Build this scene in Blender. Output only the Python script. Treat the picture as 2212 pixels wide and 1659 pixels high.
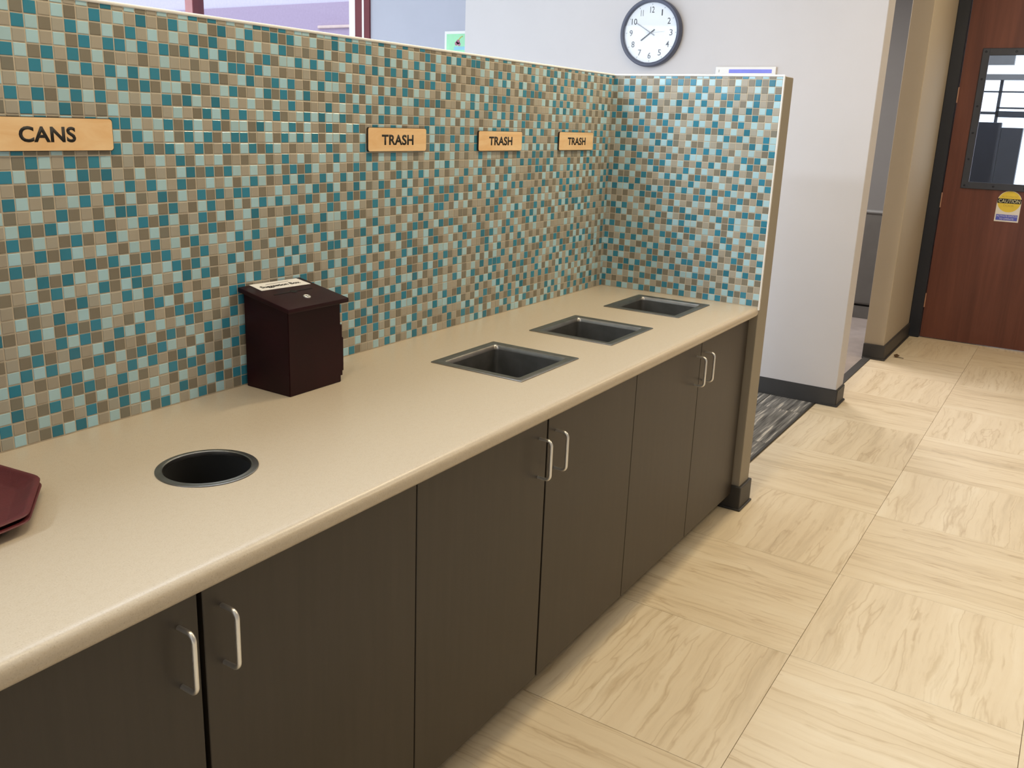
import bpy, bmesh, math, random
from mathutils import Matrix, Vector

# ------------------------------------------------------------------ clearing
for o in list(bpy.data.objects):
    bpy.data.objects.remove(o, do_unlink=True)
SC = bpy.context.scene
COL = SC.collection
PI = math.pi

# ------------------------------------------------------------------ camera
cam_d = bpy.data.cameras.new('camera')
cam = bpy.data.objects.new('camera', cam_d)
COL.objects.link(cam)
SC.camera = cam
cam_d.sensor_fit = 'HORIZONTAL'
cam_d.sensor_width = 36.0
cam_d.lens = 1907.092 / 2212.0 * 36.0
cam_d.shift_x = 0.0002
cam_d.shift_y = (768.66 - 829.5) / 2212.0
cam_d.clip_start = 0.05
YAW, PITCH, ROLL = 0.567246, -0.258998, 0.038349
fw = Vector((math.cos(PITCH) * math.cos(YAW), math.cos(PITCH) * math.sin(YAW), math.sin(PITCH)))
rt = fw.cross(Vector((0, 0, 1))).normalized()
up = rt.cross(fw)
rt2 = math.cos(ROLL) * rt + math.sin(ROLL) * up
up2 = -math.sin(ROLL) * rt + math.cos(ROLL) * up
CAM = Vector((-3.35952, -1.70286, 1.51462))
cam.matrix_world = Matrix(((rt2.x, up2.x, -fw.x, CAM.x), (rt2.y, up2.y, -fw.y, CAM.y), (rt2.z, up2.z, -fw.z, CAM.z), (0, 0, 0, 1)))

# ------------------------------------------------------------------ world, lights, exposure
SC.view_settings.view_transform = 'Standard'
SC.view_settings.look = 'None'
SC.view_settings.exposure = 0.0
SC.view_settings.gamma = 1.0
SC.view_settings.use_curve_mapping = False
SC.cycles.use_denoising = True
SC.cycles.max_bounces = 8
SC.cycles.diffuse_bounces = 4
SC.cycles.sample_clamp_indirect = 6.0

world = bpy.data.worlds.new('sky')
SC.world = world
world.use_nodes = True
bg = world.node_tree.nodes['Background']
bg.inputs[0].default_value = (0.80, 0.90, 1.0, 1)
bg.inputs[1].default_value = 2.4

WARM = (1.0, 0.81, 0.52)
NEUTRAL = (0.77, 0.88, 1.0)
COOL = (0.76, 0.86, 1.0)


def area(name, loc, target, sx, sy, power, col):
    d = bpy.data.lights.new(name, 'AREA')
    d.shape = 'RECTANGLE'
    d.size = sx
    d.size_y = sy
    d.energy = power
    d.color = col
    o = bpy.data.objects.new(name, d)
    COL.objects.link(o)
    o.location = loc
    o.rotation_euler = (Vector(target) - Vector(loc)).to_track_quat('-Z', 'Y').to_euler()
    return o


# warm linear ceiling lights in a row over the counter edge, then a further one and an added floor fill
area('aisle_light_a', (-0.25, -0.70, 3.05), (-0.25, -0.70, 0), 1.2, 0.10, 25, WARM)
area('aisle_light_b', (-2.5, -0.70, 3.05), (-2.5, -0.70, 0), 1.2, 0.10, 17, WARM)
area('aisle_light_d', (2.75, -1.75, 3.05), (2.75, -1.75, 0), 1.2, 0.30, 22, WARM)
area('floor_fill', (0.3, -2.6, 3.05), (0.3, -2.6, 0), 1.2, 0.6, 27, WARM)  # added fill to brighten the floor, not a fixture of the room
# troffers and tall windows of the dining side (left of the partition)
area('dining_light_a', (-1.3, 0.75, 3.05), (-1.3, 0.75, 0), 1.2, 0.6, 17, NEUTRAL)
area('dining_light_b', (-5.0, 0.95, 3.05), (-4.6, 0.95, 0), 1.2, 0.6, 190, NEUTRAL)
area('dining_window', (-6.8, 3.2, 2.52), (0, 1.5, 1.6), 4.5, 1.0, 130, COOL)
area('vestibule_light', (5.4, -1.2, 2.9), (5.4, -1.2, 0), 1.0, 1.0, 25, COOL)
area('side_room_light', (3.6, 0.7, 3.0), (3.6, 0.5, 0), 0.8, 0.8, 66, (1.0, 0.95, 0.90))


# ------------------------------------------------------------------ material helpers
def mat(name):
    m = bpy.data.materials.new(name)
    m.use_nodes = True
    nt = m.node_tree
    return m, nt, nt.nodes['Principled BSDF']


def N(nt, t, **kw):
    n = nt.nodes.new(t)
    for k, v in kw.items():
        setattr(n, k, v)
    return n


def L(nt, a, b):
    nt.links.new(a, b)


def ramp(nt, fac, stops):
    r = N(nt, 'ShaderNodeValToRGB')
    while len(r.color_ramp.elements) < len(stops):
        r.color_ramp.elements.new(0.5)
    for e, (p, c) in zip(r.color_ramp.elements, stops):
        e.position = p
        e.color = (*c, 1) if len(c) == 3 else c
    L(nt, fac, r.inputs[0])
    return r


def bump(nt, h, strength, dist, bsdf):
    b = N(nt, 'ShaderNodeBump')
    b.inputs['Strength'].default_value = strength
    b.inputs['Distance'].default_value = dist
    L(nt, h, b.inputs['Height'])
    L(nt, b.outputs[0], bsdf.inputs['Normal'])


def simple(name, col, rough=0.5, metal=0.0, spec=0.5, var=0.06, scale=12.0, bmp=0.0, coat=0.0):
    """plain colour with faint procedural mottling"""
    m, nt, b = mat(name)
    tc = N(nt, 'ShaderNodeTexCoord')
    no = N(nt, 'ShaderNodeTexNoise')
    no.inputs['Scale'].default_value = scale
    no.inputs['Detail'].default_value = 3
    L(nt, tc.outputs['Object'], no.inputs['Vector'])
    lo = tuple(c * (1 - var) for c in col)
    hi = tuple(min(1, c * (1 + var)) for c in col)
    r = ramp(nt, no.outputs[0], [(0.3, lo), (0.7, hi)])
    L(nt, r.outputs[0], b.inputs['Base Color'])
    b.inputs['Roughness'].default_value = rough
    b.inputs['Metallic'].default_value = metal
    b.inputs['Specular IOR Level'].default_value = spec
    if coat:
        b.inputs['Coat Weight'].default_value = coat
        b.inputs['Coat Roughness'].default_value = 0.1
    if bmp:
        n2 = N(nt, 'ShaderNodeTexNoise')
        n2.inputs['Scale'].default_value = 220
        L(nt, tc.outputs['Object'], n2.inputs['Vector'])
        bump(nt, n2.outputs[0], bmp, 0.001, b)
    return m


def tile_mat(name, col, rough, var=0.10):
    m, nt, b = mat(name)
    oi = N(nt, 'ShaderNodeObjectInfo')
    ge = N(nt, 'ShaderNodeNewGeometry')
    ad = N(nt, 'ShaderNodeMath', operation='ADD')
    L(nt, oi.outputs['Random'], ad.inputs[0])
    L(nt, ge.outputs['Random Per Island'], ad.inputs[1])
    fr = N(nt, 'ShaderNodeMath', operation='FRACT')
    L(nt, ad.outputs[0], fr.inputs[0])
    lo = tuple(c * (1 - var) for c in col)
    hi = tuple(min(1, c * (1 + var)) for c in col)
    hi2 = (hi[0] * 0.93, hi[1], min(1, hi[2] * 1.06))
    r = ramp(nt, fr.outputs[0], [(0.0, lo), (0.55, hi), (1.0, hi2)])
    L(nt, r.outputs[0], b.inputs['Base Color'])
    b.inputs['Roughness'].default_value = rough
    b.inputs['Specular IOR Level'].default_value = 0.34
    return m


TILE = [
    tile_mat('tile_beige', (0.402, 0.368, 0.306), 0.30, 0.06),
    tile_mat('tile_taupe', (0.228, 0.205, 0.160), 0.30, 0.07),
    tile_mat('tile_teal_glass', (0.042, 0.225, 0.335), 0.13, 0.14),
    tile_mat('tile_aqua_glass', (0.42, 0.63, 0.71), 0.15, 0.06),
]
GROUT = simple('grout', (0.60, 0.53, 0.42), 0.9, var=0.05, scale=40)
PAINT = simple('greige_paint', (0.590, 0.565, 0.572), 0.75, var=0.015, scale=3, bmp=0.03)
PAINT_MID = simple('mid_tan_paint', (0.43, 0.365, 0.275), 0.75, var=0.02, scale=3, bmp=0.03)
PAINT_TAN = simple('tan_paint', (0.325, 0.285, 0.222), 0.75, var=0.02, scale=3, bmp=0.03)
PAINT_BLUE = simple('cool_grey_paint', (0.45, 0.455, 0.52), 0.75, var=0.015, scale=3)
PAINT_GREY = simple('mid_grey_paint', (0.30, 0.29, 0.28), 0.75, var=0.02, scale=3)
CEIL = simple('ceiling_tile_white', (0.78, 0.77, 0.74), 0.9, var=0.03, scale=20)
ALU = simple('white_metal_trim', (0.90, 0.90, 0.90), 0.30, 0.0, var=0.02)
COVE = simple('charcoal_rubber_base', (0.040, 0.038, 0.037), 0.5, var=0.08)
BLACK = simple('black_void', (0.006, 0.006, 0.006), 0.9)
STEEL = simple('brushed_steel', (0.30, 0.29, 0.28), 0.32, 1.0, var=0.10, scale=30)
STEEL_IN = simple('dull_steel_inside', (0.26, 0.26, 0.255), 0.5, 1.0, var=0.15, scale=18)
CHROME = simple('satin_chrome', (0.78, 0.775, 0.76), 0.36, 0.9, var=0.04)
MAHOG = simple('mahogany_stain', (0.0200, 0.0032, 0.0056), 0.40, spec=0.22, var=0.25, scale=9)
TRAY = simple('maroon_tray_plastic', (0.115, 0.020, 0.025), 0.42, var=0.10, scale=25, bmp=0.25)
PAPER = simple('white_paper', (0.80, 0.79, 0.78), 0.7, var=0.01)
INK = simple('black_ink', (0.012, 0.011, 0.011), 0.6)
INK_NUM = simple('charcoal_numeral_ink', (0.07, 0.07, 0.075), 0.6)
INK_GREY = simple('grey_ink', (0.20, 0.20, 0.21), 0.6)
CHAR = simple('burnt_edge', (0.020, 0.012, 0.008), 0.8)
CLOCK_F = simple('slate_clock_frame', (0.070, 0.078, 0.120), 0.45)
CLOCK_W = simple('clock_dial_white', (0.86, 0.87, 0.86), 0.6, var=0.005)
FRAME_D = simple('dark_slate_door_frame', (0.013, 0.017, 0.030), 0.4, var=0.06)
FRAME_L = simple('slate_vision_frame', (0.040, 0.047, 0.072), 0.42, var=0.06)
BRASS = simple('copper_hinge', (0.62, 0.36, 0.25), 0.35, 0.8)
RED_F = simple('dark_red_window_frame', (0.15, 0.028, 0.034), 0.45, var=0.05)
RED_L = simple('lit_red_frame_face', (0.55, 0.26, 0.26), 0.5, var=0.05)  # paler copy of the frame red, with the light put into the colour
STUCCO = simple('lilac_stucco', (0.355, 0.270, 0.365), 0.9, var=0.05, scale=25)
STUCCO_L = simple('lit_stucco_and_paving', (0.52, 0.47, 0.55), 0.9, var=0.04, scale=25)  # paler because the upper wall is painted as lit; also colours the paving
GREENP = simple('poster_green', (0.36, 0.74, 0.45), 0.6, var=0.10, scale=6)
BLUEP = simple('print_blue', (0.10, 0.13, 0.62), 0.6)
LILACP = simple('print_periwinkle', (0.22, 0.24, 0.78), 0.6)
REDP = simple('print_red', (0.42, 0.16, 0.24), 0.6)
YELP = simple('print_yellow', (0.83, 0.63, 0.07), 0.55)
OLIVEP = simple('print_faded_olive', (0.55, 0.40, 0.07), 0.6)
CREAMP = simple('print_cream', (0.82, 0.80, 0.55), 0.6)
AQUAP = simple('print_aqua', (0.28, 0.58, 0.68), 0.6)
PEACH = simple('peach_ledge', (0.60, 0.45, 0.40), 0.8)
PALEBLUEP = simple('print_pale_blue', (0.55, 0.58, 0.88), 0.6)
GREYCAB = simple('grey_laminate', (0.145, 0.140, 0.132), 0.45, var=0.05)
GREYTOP = simple('pale_grey_edge', (0.22, 0.22, 0.22), 0.4, var=0.04)
DARKPAN = simple('dark_slate_panel', (0.030, 0.034, 0.044), 0.5, var=0.08)
BEAM = simple('grey_beam', (0.20, 0.20, 0.20), 0.7)
LEAF = simple('dry_brown_leaf', (0.10, 0.055, 0.025), 0.8, var=0.3, scale=60)
STRIP = simple('dark_transition_strip', (0.050, 0.047, 0.045), 0.6, var=0.1)
HALLFL = simple('pinkish_grey_sheet_floor', (0.40, 0.345, 0.32), 0.35, var=0.12, scale=9)


def glass_mat(name, tint=(0.97, 0.98, 1.0), gloss=1.0):
    m = bpy.data.materials.new(name)
    m.use_nodes = True
    nt = m.node_tree
    nt.nodes.clear()
    out = N(nt, 'ShaderNodeOutputMaterial')
    tr = N(nt, 'ShaderNodeBsdfTransparent')
    tr.inputs[0].default_value = (*tint, 1)
    gl = N(nt, 'ShaderNodeBsdfGlossy')
    gl.inputs['Roughness'].default_value = 0.02
    fr = N(nt, 'ShaderNodeFresnel')
    fr.inputs[0].default_value = 1.45
    mu = N(nt, 'ShaderNodeMath', operation='MULTIPLY')
    mx = N(nt, 'ShaderNodeMixShader')
    gb = N(nt, 'ShaderNodeNewGeometry')
    inv = N(nt, 'ShaderNodeMath', operation='SUBTRACT')
    inv.inputs[0].default_value = gloss
    L(nt, gb.outputs['Backfacing'], inv.inputs[1])
    inv.use_clamp = True
    L(nt, fr.outputs[0], mu.inputs[0])
    L(nt, inv.outputs[0], mu.inputs[1])
    L(nt, mu.outputs[0], mx.inputs[0])
    L(nt, tr.outputs[0], mx.inputs[1])
    L(nt, gl.outputs[0], mx.inputs[2])
    L(nt, mx.outputs[0], out.inputs[0])
    return m


GLASS = glass_mat('window_glass')
LENS = glass_mat('clock_lens', gloss=0.6)


def laminate():
    m, nt, b = mat('beige_speckled_laminate')
    tc = N(nt, 'ShaderNodeTexCoord')
    n1 = N(nt, 'ShaderNodeTexNoise')
    n1.inputs['Scale'].default_value = 420
    n1.inputs['Detail'].default_value = 2
    L(nt, tc.outputs['Object'], n1.inputs['Vector'])
    r1 = ramp(nt, n1.outputs[0], [(0.28, (0.465, 0.39, 0.295)), (0.42, (0.555, 0.475, 0.37)), (0.60, (0.565, 0.485, 0.38)), (0.76, (0.61, 0.535, 0.43))])
    n2 = N(nt, 'ShaderNodeTexNoise')
    n2.inputs['Scale'].default_value = 95
    n2.inputs['Detail'].default_value = 3
    L(nt, tc.outputs['Object'], n2.inputs['Vector'])
    r2 = ramp(nt, n2.outputs[0], [(0.30, (0.965, 0.955, 0.94)), (0.55, (1, 1, 1))])
    mx = N(nt, 'ShaderNodeMix', data_type='RGBA', blend_type='MULTIPLY')
    mx.inputs[0].default_value = 1
    L(nt, r1.outputs[0], mx.inputs[6])
    L(nt, r2.outputs[0], mx.inputs[7])
    L(nt, mx.outputs[2], b.inputs['Base Color'])
    b.inputs['Roughness'].default_value = 0.30
    b.inputs['Specular IOR Level'].default_value = 0.45
    return m


LAMINATE = laminate()


def wood_mat(name, dark, light, rough, axis='Z', scale=26.0, stretch=0.05, fig=1.0):
    """straight fine grain along one axis"""
    m, nt, b = mat(name)
    tc = N(nt, 'ShaderNodeTexCoord')
    oi = N(nt, 'ShaderNodeObjectInfo')
    mp = N(nt, 'ShaderNodeMapping')
    s = {'X': (stretch, 1, 1), 'Y': (1, stretch, 1), 'Z': (1, 1, stretch)}[axis]
    mp.inputs['Scale'].default_value = s
    add = N(nt, 'ShaderNodeVectorMath', operation='ADD')
    L(nt, tc.outputs['Object'], add.inputs[0])
    mulr = N(nt, 'ShaderNodeMath', operation='MULTIPLY')
    mulr.inputs[1].default_value = 17.0
    L(nt, oi.outputs['Random'], mulr.inputs[0])
    L(nt, mulr.outputs[0], add.inputs[1])
    L(nt, add.outputs[0], mp.inputs['Vector'])
    n1 = N(nt, 'ShaderNodeTexNoise')
    n1.inputs['Scale'].default_value = scale
    n1.inputs['Detail'].default_value = 5
    n1.inputs['Roughness'].default_value = 0.62
    n1.inputs['Distortion'].default_value = 0.4 * fig
    L(nt, mp.outputs[0], n1.inputs['Vector'])
    r = ramp(nt, n1.outputs[0], [(0.32, dark), (0.70, light)])
    L(nt, r.outputs[0], b.inputs['Base Color'])
    b.inputs['Roughness'].default_value = rough
    return m


ESPRESSO = wood_mat('espresso_wood_laminate', (0.0300, 0.0225, 0.0165), (0.0385, 0.0290, 0.0215), 0.40, 'Z', 42, 0.07)
CHERRY = wood_mat('cherry_door_veneer', (0.105, 0.030, 0.020), (0.17, 0.055, 0.036), 0.42, 'Z', 16, 0.06)
MAPLE = wood_mat('maple_sign_wood', (0.84, 0.52, 0.245), (0.97, 0.72, 0.43), 0.45, 'X', 22, 0.16, 2.5)
MAPLE_EDGE = CHAR


def floor_mat():
    m, nt, b = mat('vein_cut_cream_tile')
    tc = N(nt, 'ShaderNodeTexCoord')
    oi = N(nt, 'ShaderNodeObjectInfo')
    mulr = N(nt, 'ShaderNodeMath', operation='MULTIPLY')
    mulr.inputs[1].default_value = 41.0
    L(nt, oi.outputs['Random'], mulr.inputs[0])
    add = N(nt, 'ShaderNodeVectorMath', operation='ADD')
    L(nt, tc.outputs['Object'], add.inputs[0])
    L(nt, mulr.outputs[0], add.inputs[1])
    # wavy warp across the grain (grain runs along local X), broad and fine
    def warp(src, scale, amount, det):
        w = N(nt, 'ShaderNodeTexNoise')
        w.inputs['Scale'].default_value = scale
        w.inputs['Detail'].default_value = det
        L(nt, src, w.inputs['Vector'])
        c = N(nt, 'ShaderNodeVectorMath', operation='SUBTRACT')
        c.inputs[1].default_value = (0.5, 0.5, 0.5)
        L(nt, w.outputs['Color'], c.inputs[0])
        sc = N(nt, 'ShaderNodeVectorMath', operation='SCALE')
        sc.inputs['Scale'].default_value = amount
        L(nt, c.outputs[0], sc.inputs[0])
        a = N(nt, 'ShaderNodeVectorMath', operation='ADD')
        L(nt, src, a.inputs[0])
        L(nt, sc.outputs[0], a.inputs[1])
        return a.outputs[0]
    p = warp(warp(add.outputs[0], 3.6, 0.050, 1), 20.0, 0.010, 2)

    def streak(scale, stretch, loc, det, rough):
        mp = N(nt, 'ShaderNodeMapping')
        mp.inputs['Scale'].default_value = (stretch, 1.0, 1.0)
        mp.inputs['Location'].default_value = loc
        L(nt, p, mp.inputs['Vector'])
        n = N(nt, 'ShaderNodeTexNoise')
        n.inputs['Scale'].default_value = scale
        n.inputs['Detail'].default_value = det
        n.inputs['Roughness'].default_value = rough
        L(nt, mp.outputs[0], n.inputs['Vector'])
        return n.outputs[0]
    s1 = streak(10, 0.065, (0, 0, 0), 5, 0.62)
    s2 = streak(52, 0.045, (3.1, 7.7, 1.0), 3, 0.6)
    s3 = streak(11, 0.075, (9.0, 2.0, 5.0), 3, 0.5)
    r1 = ramp(nt, s1, [(0.28, (0.64, 0.535, 0.385)), (0.46, (0.765, 0.655, 0.49)), (0.58, (0.80, 0.695, 0.53)), (0.76, (0.845, 0.755, 0.60))])
    r2 = ramp(nt, s2, [(0.30, (0.86, 0.83, 0.78)), (0.47, (0.985, 0.98, 0.975)), (0.60, (1.0, 1.0, 1.0))])

    def veins(src, width, dark):
        sb = N(nt, 'ShaderNodeMath', operation='SUBTRACT')
        sb.inputs[1].default_value = 0.5
        L(nt, src, sb.inputs[0])
        ab = N(nt, 'ShaderNodeMath', operation='ABSOLUTE')
        L(nt, sb.outputs[0], ab.inputs[0])
        return ramp(nt, ab.outputs[0], [(0.0, dark), (width * 0.45, tuple(0.5 * (1 + d) for d in dark)), (width, (1, 1, 1))])
    v3 = veins(s3, 0.018, (0.85, 0.81, 0.76))
    col = r1.outputs[0]
    for other in (r2, v3, ramp(nt, oi.outputs['Random'], [(0, (0.955, 0.945, 0.925)), (1, (1.0, 1.0, 1.0))])):
        mx = N(nt, 'ShaderNodeMix', data_type='RGBA', blend_type='MULTIPLY')
        mx.inputs[0].default_value = 1.0
        L(nt, col, mx.inputs[6])
        L(nt, other.outputs[0], mx.inputs[7])
        col = mx.outputs[2]
    L(nt, col, b.inputs['Base Color'])
    b.inputs['Roughness'].default_value = 0.42
    b.inputs['Specular IOR Level'].default_value = 0.4
    bump(nt, s1, 0.05, 0.002, b)
    return m


FLOOR = floor_mat()
SEAM = simple('floor_seam', (0.22, 0.17, 0.11), 0.9)


def carpet_mat():
    m, nt, b = mat('striped_grey_carpet')
    tc = N(nt, 'ShaderNodeTexCoord')
    oi = N(nt, 'ShaderNodeObjectInfo')
    mulr = N(nt, 'ShaderNodeMath', operation='MULTIPLY')
    mulr.inputs[1].default_value = 23.0
    L(nt, oi.outputs['Random'], mulr.inputs[0])
    add = N(nt, 'ShaderNodeVectorMath', operation='ADD')
    L(nt, tc.outputs['Object'], add.inputs[0])
    L(nt, mulr.outputs[0], add.inputs[1])
    mp = N(nt, 'ShaderNodeMapping')
    mp.inputs['Scale'].default_value = (0.06, 1.0, 0.0)
    L(nt, add.outputs[0], mp.inputs['Vector'])
    n1 = N(nt, 'ShaderNodeTexNoise')
    n1.inputs['Scale'].default_value = 42
    n1.inputs['Detail'].default_value = 2
    n1.inputs['Roughness'].default_value = 0.7
    L(nt, mp.outputs[0], n1.inputs['Vector'])
    r = ramp(nt, n1.outputs[0], [(0.34, (0.075, 0.073, 0.075)), (0.46, (0.17, 0.165, 0.16)), (0.56, (0.23, 0.225, 0.22)), (0.64, (0.58, 0.54, 0.49))])
    L(nt, r.outputs[0], b.inputs['Base Color'])
    b.inputs['Roughness'].default_value = 0.95
    b.inputs['Specular IOR Level'].default_value = 0.1
    n2 = N(nt, 'ShaderNodeTexNoise')
    n2.inputs['Scale'].default_value = 500
    L(nt, tc.outputs['Object'], n2.inputs['Vector'])
    bump(nt, n2.outputs[0], 0.5, 0.003, b)
    return m


CARPET = carpet_mat()


# ------------------------------------------------------------------ geometry helpers
def bm_box(bm, x0, x1, y0, y1, z0, z1, bev=0.0, seg=1):
    r = bmesh.ops.create_cube(bm, size=1.0)
    vs = r['verts']
    for v in vs:
        v.co = Vector((x0 + (v.co.x + 0.5) * (x1 - x0), y0 + (v.co.y + 0.5) * (y1 - y0), z0 + (v.co.z + 0.5) * (z1 - z0)))
    if bev:
        es = list({e for v in vs for e in v.link_edges})
        bmesh.ops.bevel(bm, geom=es, offset=bev, segments=seg, affect='EDGES', profile=0.5)
    return bm


def box(x0, x1, y0, y1, z0, z1, bev=0.0, seg=1):
    return bm_box(bmesh.new(), min(x0, x1), max(x0, x1), min(y0, y1), max(y0, y1), min(z0, z1), max(z0, z1), bev, seg)


def loops(ring_list, cap0=False, cap1=False, closed=False, bm=None):
    """skin consecutive rings of points"""
    bm = bm or bmesh.new()
    R = [[bm.verts.new(p) for p in ring] for ring in ring_list]
    n = len(R[0])
    pairs = list(zip(R, R[1:])) + ([(R[-1], R[0])] if closed else [])
    for a, b in pairs:
        for i in range(n):
            j = (i + 1) % n
            bm.faces.new((a[i], a[j], b[j], b[i]))
    if cap0:
        bm.faces.new(list(reversed(R[0])))
    if cap1:
        bm.faces.new(R[-1])
    bmesh.ops.recalc_face_normals(bm, faces=bm.faces)
    return bm


def rrect(cx, cy, hx, hy, r, z, n=5):
    pts = []
    for sx, sy, a0 in ((1, 1, 0), (-1, 1, 90), (-1, -1, 180), (1, -1, 270)):
        for k in range(n):
            a = math.radians(a0 + 90 * k / (n - 1))
            pts.append((cx + sx * (hx - r) + r * math.cos(a), cy + sy * (hy - r) + r * math.sin(a), z))
    return pts


def circ(cx, cy, r, z, n=64):
    return [(cx + r * math.cos(2 * PI * k / n), cy + r * math.sin(2 * PI * k / n), z) for k in range(n)]


def tube(path, r, n=12, cap=True):
    """tube along a polyline"""
    path = [Vector(p) for p in path]
    rings = []
    ref = Vector((0, 0, 1))
    t0 = (path[1] - path[0]).normalized()
    if abs(t0.dot(ref)) > 0.9:
        ref = Vector((1, 0, 0))
    u = t0.cross(ref).normalized()
    for i, p in enumerate(path):
        if i == 0:
            t = (path[1] - p).normalized()
        elif i == len(path) - 1:
            t = (p - path[i - 1]).normalized()
        else:
            t = ((path[i + 1] - p).normalized() + (p - path[i - 1]).normalized()).normalized()
        u = (u - t * u.dot(t)).normalized()
        w = t.cross(u)
        rings.append([p + r * (math.cos(2 * PI * k / n) * u + math.sin(2 * PI * k / n) * w) for k in range(n)])
    return loops(rings, cap, cap)


def obj(name, bm, m, parent=None, loc=None, smooth=False, world=True):
    """link a bmesh as one object; coordinates are world ones, moved to the parent's (or own) origin"""
    me = bpy.data.meshes.new(name)
    off = Vector(loc) if loc is not None else (parent_loc(parent) if parent else Vector((0, 0, 0)))
    if world and off.length:
        bmesh.ops.translate(bm, verts=bm.verts, vec=-off)
    bm.normal_update()
    bm.to_mesh(me)
    bm.free()
    if m is not None:
        for mm in (m if isinstance(m, (list, tuple)) else [m]):
            me.materials.append(mm)
    if smooth:
        for p in me.polygons:
            p.use_smooth = True
        try:
            me.set_sharp_from_angle(angle=math.radians(35))
        except Exception:
            pass
    o = bpy.data.objects.new(name, me)
    COL.objects.link(o)
    if parent:
        o.parent = parent
        if loc is not None:
            o.location = Vector(loc) - parent_loc(parent)
    elif loc is not None:
        o.location = loc
    return o


def parent_loc(p):
    v = Vector((0, 0, 0))
    while p is not None:
        v += p.location
        p = p.parent
    return v


def tag(o, label=None, cat=None, group=None, kind=None):
    for k, v in (('label', label), ('category', cat), ('group', group), ('kind', kind)):
        if v:
            o[k] = v
    return o


def thing(name, loc, label, cat, group=None, kind=None):
    o = bpy.data.objects.new(name, None)
    COL.objects.link(o)
    o.empty_display_size = 0.05
    o.location = loc
    return tag(o, label, cat, group, kind)


def copy_tree(o, parent=None):
    c = o.copy()
    COL.objects.link(c)
    c.parent = parent
    for ch in list(o.children):
        copy_tree(ch, c)
    return c


def text_bm(body, width, height, M, bold=0.0, extrude=0.0003, spacing=1.0):
    """lettering fitted into width x height and laid in the plane M (x right, y up, z towards reader)"""
    cu = bpy.data.curves.new('lettering', 'FONT')
    cu.body = body
    cu.size = 1.0
    cu.align_x = 'CENTER'
    cu.offset = bold
    cu.extrude = 0.0
    cu.resolution_u = 4
    cu.space_character = spacing
    o = bpy.data.objects.new('lettering', cu)
    COL.objects.link(o)
    dg = bpy.context.evaluated_depsgraph_get()
    me = bpy.data.meshes.new_from_object(o.evaluated_get(dg))
    bm = bmesh.new()
    bm.from_mesh(me)
    bpy.data.objects.remove(o, do_unlink=True)
    bpy.data.curves.remove(cu)
    bpy.data.meshes.remove(me)
    xs = [v.co.x for v in bm.verts]
    ys = [v.co.y for v in bm.verts]
    cx, cy = (min(xs) + max(xs)) / 2, (min(ys) + max(ys)) / 2
    sx, sy = width / (max(xs) - min(xs)), height / (max(ys) - min(ys))
    for v in bm.verts:
        v.co = Vector(((v.co.x - cx) * sx, (v.co.y - cy) * sy, 0))
    r = bmesh.ops.extrude_face_region(bm, geom=list(bm.faces))
    for v in r['geom']:
        if isinstance(v, bmesh.types.BMVert):
            v.co.z += extrude
    bmesh.ops.recalc_face_normals(bm, faces=bm.faces)
    bmesh.ops.transform(bm, matrix=M, verts=bm.verts)
    return bm


def face_minus_y(x, y, z):   # plane looked at from -y
    return Matrix(((1, 0, 0, x), (0, 0, -1, y), (0, 1, 0, z), (0, 0, 0, 1)))


def face_minus_x(x, y, z):   # plane looked at from -x
    return Matrix(((0, 0, -1, x), (-1, 0, 0, y), (0, 1, 0, z), (0, 0, 0, 1)))


# ------------------------------------------------------------------ dimensions
P = 0.0256           # mosaic pitch
ZC = 0.8524          # counter top
ZT = 1.7132          # partition top
TS = 0.6124          # floor tile step
TX0, TY0 = -0.3074, -1.1783

# ------------------------------------------------------------------ floor
fl = obj('floor', box(-7.2, 4.2, -6.0, -0.5, -0.05, -0.003), SEAM)
tag(fl, 'cream vein-cut tile floor laid in quarter turns along the aisle', 'floor', kind='structure')
tile_bm = box(-TS / 2 + 0.0007, TS / 2 - 0.0007, -TS / 2 + 0.0007, TS / 2 - 0.0007, -0.004, 0.0, 0.0006)
tile_me = None
for i in range(-11, 8):
    for j in range(-7, 1):
        xc, yc = TX0 + (i + 0.5) * TS, TY0 + (j + 0.5) * TS
        if xc - TS / 2 > 4.15:
            continue
        if tile_me is None:
            o = obj('tile', tile_bm, FLOOR)
            tile_me = o.data
            o.parent = fl
        else:
            o = bpy.data.objects.new('tile', tile_me)
            COL.objects.link(o)
            o.parent = fl
        turn = PI / 2 if (i + j) % 2 else 0
        o.location = (xc, yc, 0)
        o.rotation_euler = (0, 0, turn + (PI if (i * 7 + j * 3) % 2 else 0))

cf = obj('floor', box(0.0, 1.80, -0.56, 3.4, -0.05, -0.004), STRIP)
tag(cf, 'dark grey striped carpet floor beyond the tiled end wall', 'floor', kind='structure')
pl_me = None
for a in range(4):
    for b in range(12):
        x0 = -0.35 + a * 0.61 + (0.30 if b % 2 else 0)
        y0 = -0.548 + b * 0.25
        o = None
        if x0 > 1.75:
            continue
        if pl_me is None:
            o = obj('carpet_plank', box(-0.3035, 0.3035, -0.1235, 0.1235, -0.005, 0.0015, 0.001), CARPET)
            pl_me = o.data
        else:
            o = bpy.data.objects.new('carpet_plank', pl_me)
            COL.objects.link(o)
        o.parent = cf
        o.location = (x0 + 0.305, y0 + 0.125, 0)
ce = obj('trim_1', box(0.1, 1.735, -0.560, -0.546, -0.004, 0.003, 0.001), STRIP)
tag(ce, 'thin dark edge strip between carpet and cream tiles', 'trim', kind='structure')
hf = obj('floor', box(1.80, 7.5, -0.552, 3.4, -0.05, -0.001), HALLFL)
tag(hf, 'pinkish grey smooth floor of the side room past the clock wall', 'floor', kind='structure')
vf = obj('floor', box(4.2, 9.0, -6.0, -0.552, -0.05, -0.001), HALLFL)
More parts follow.
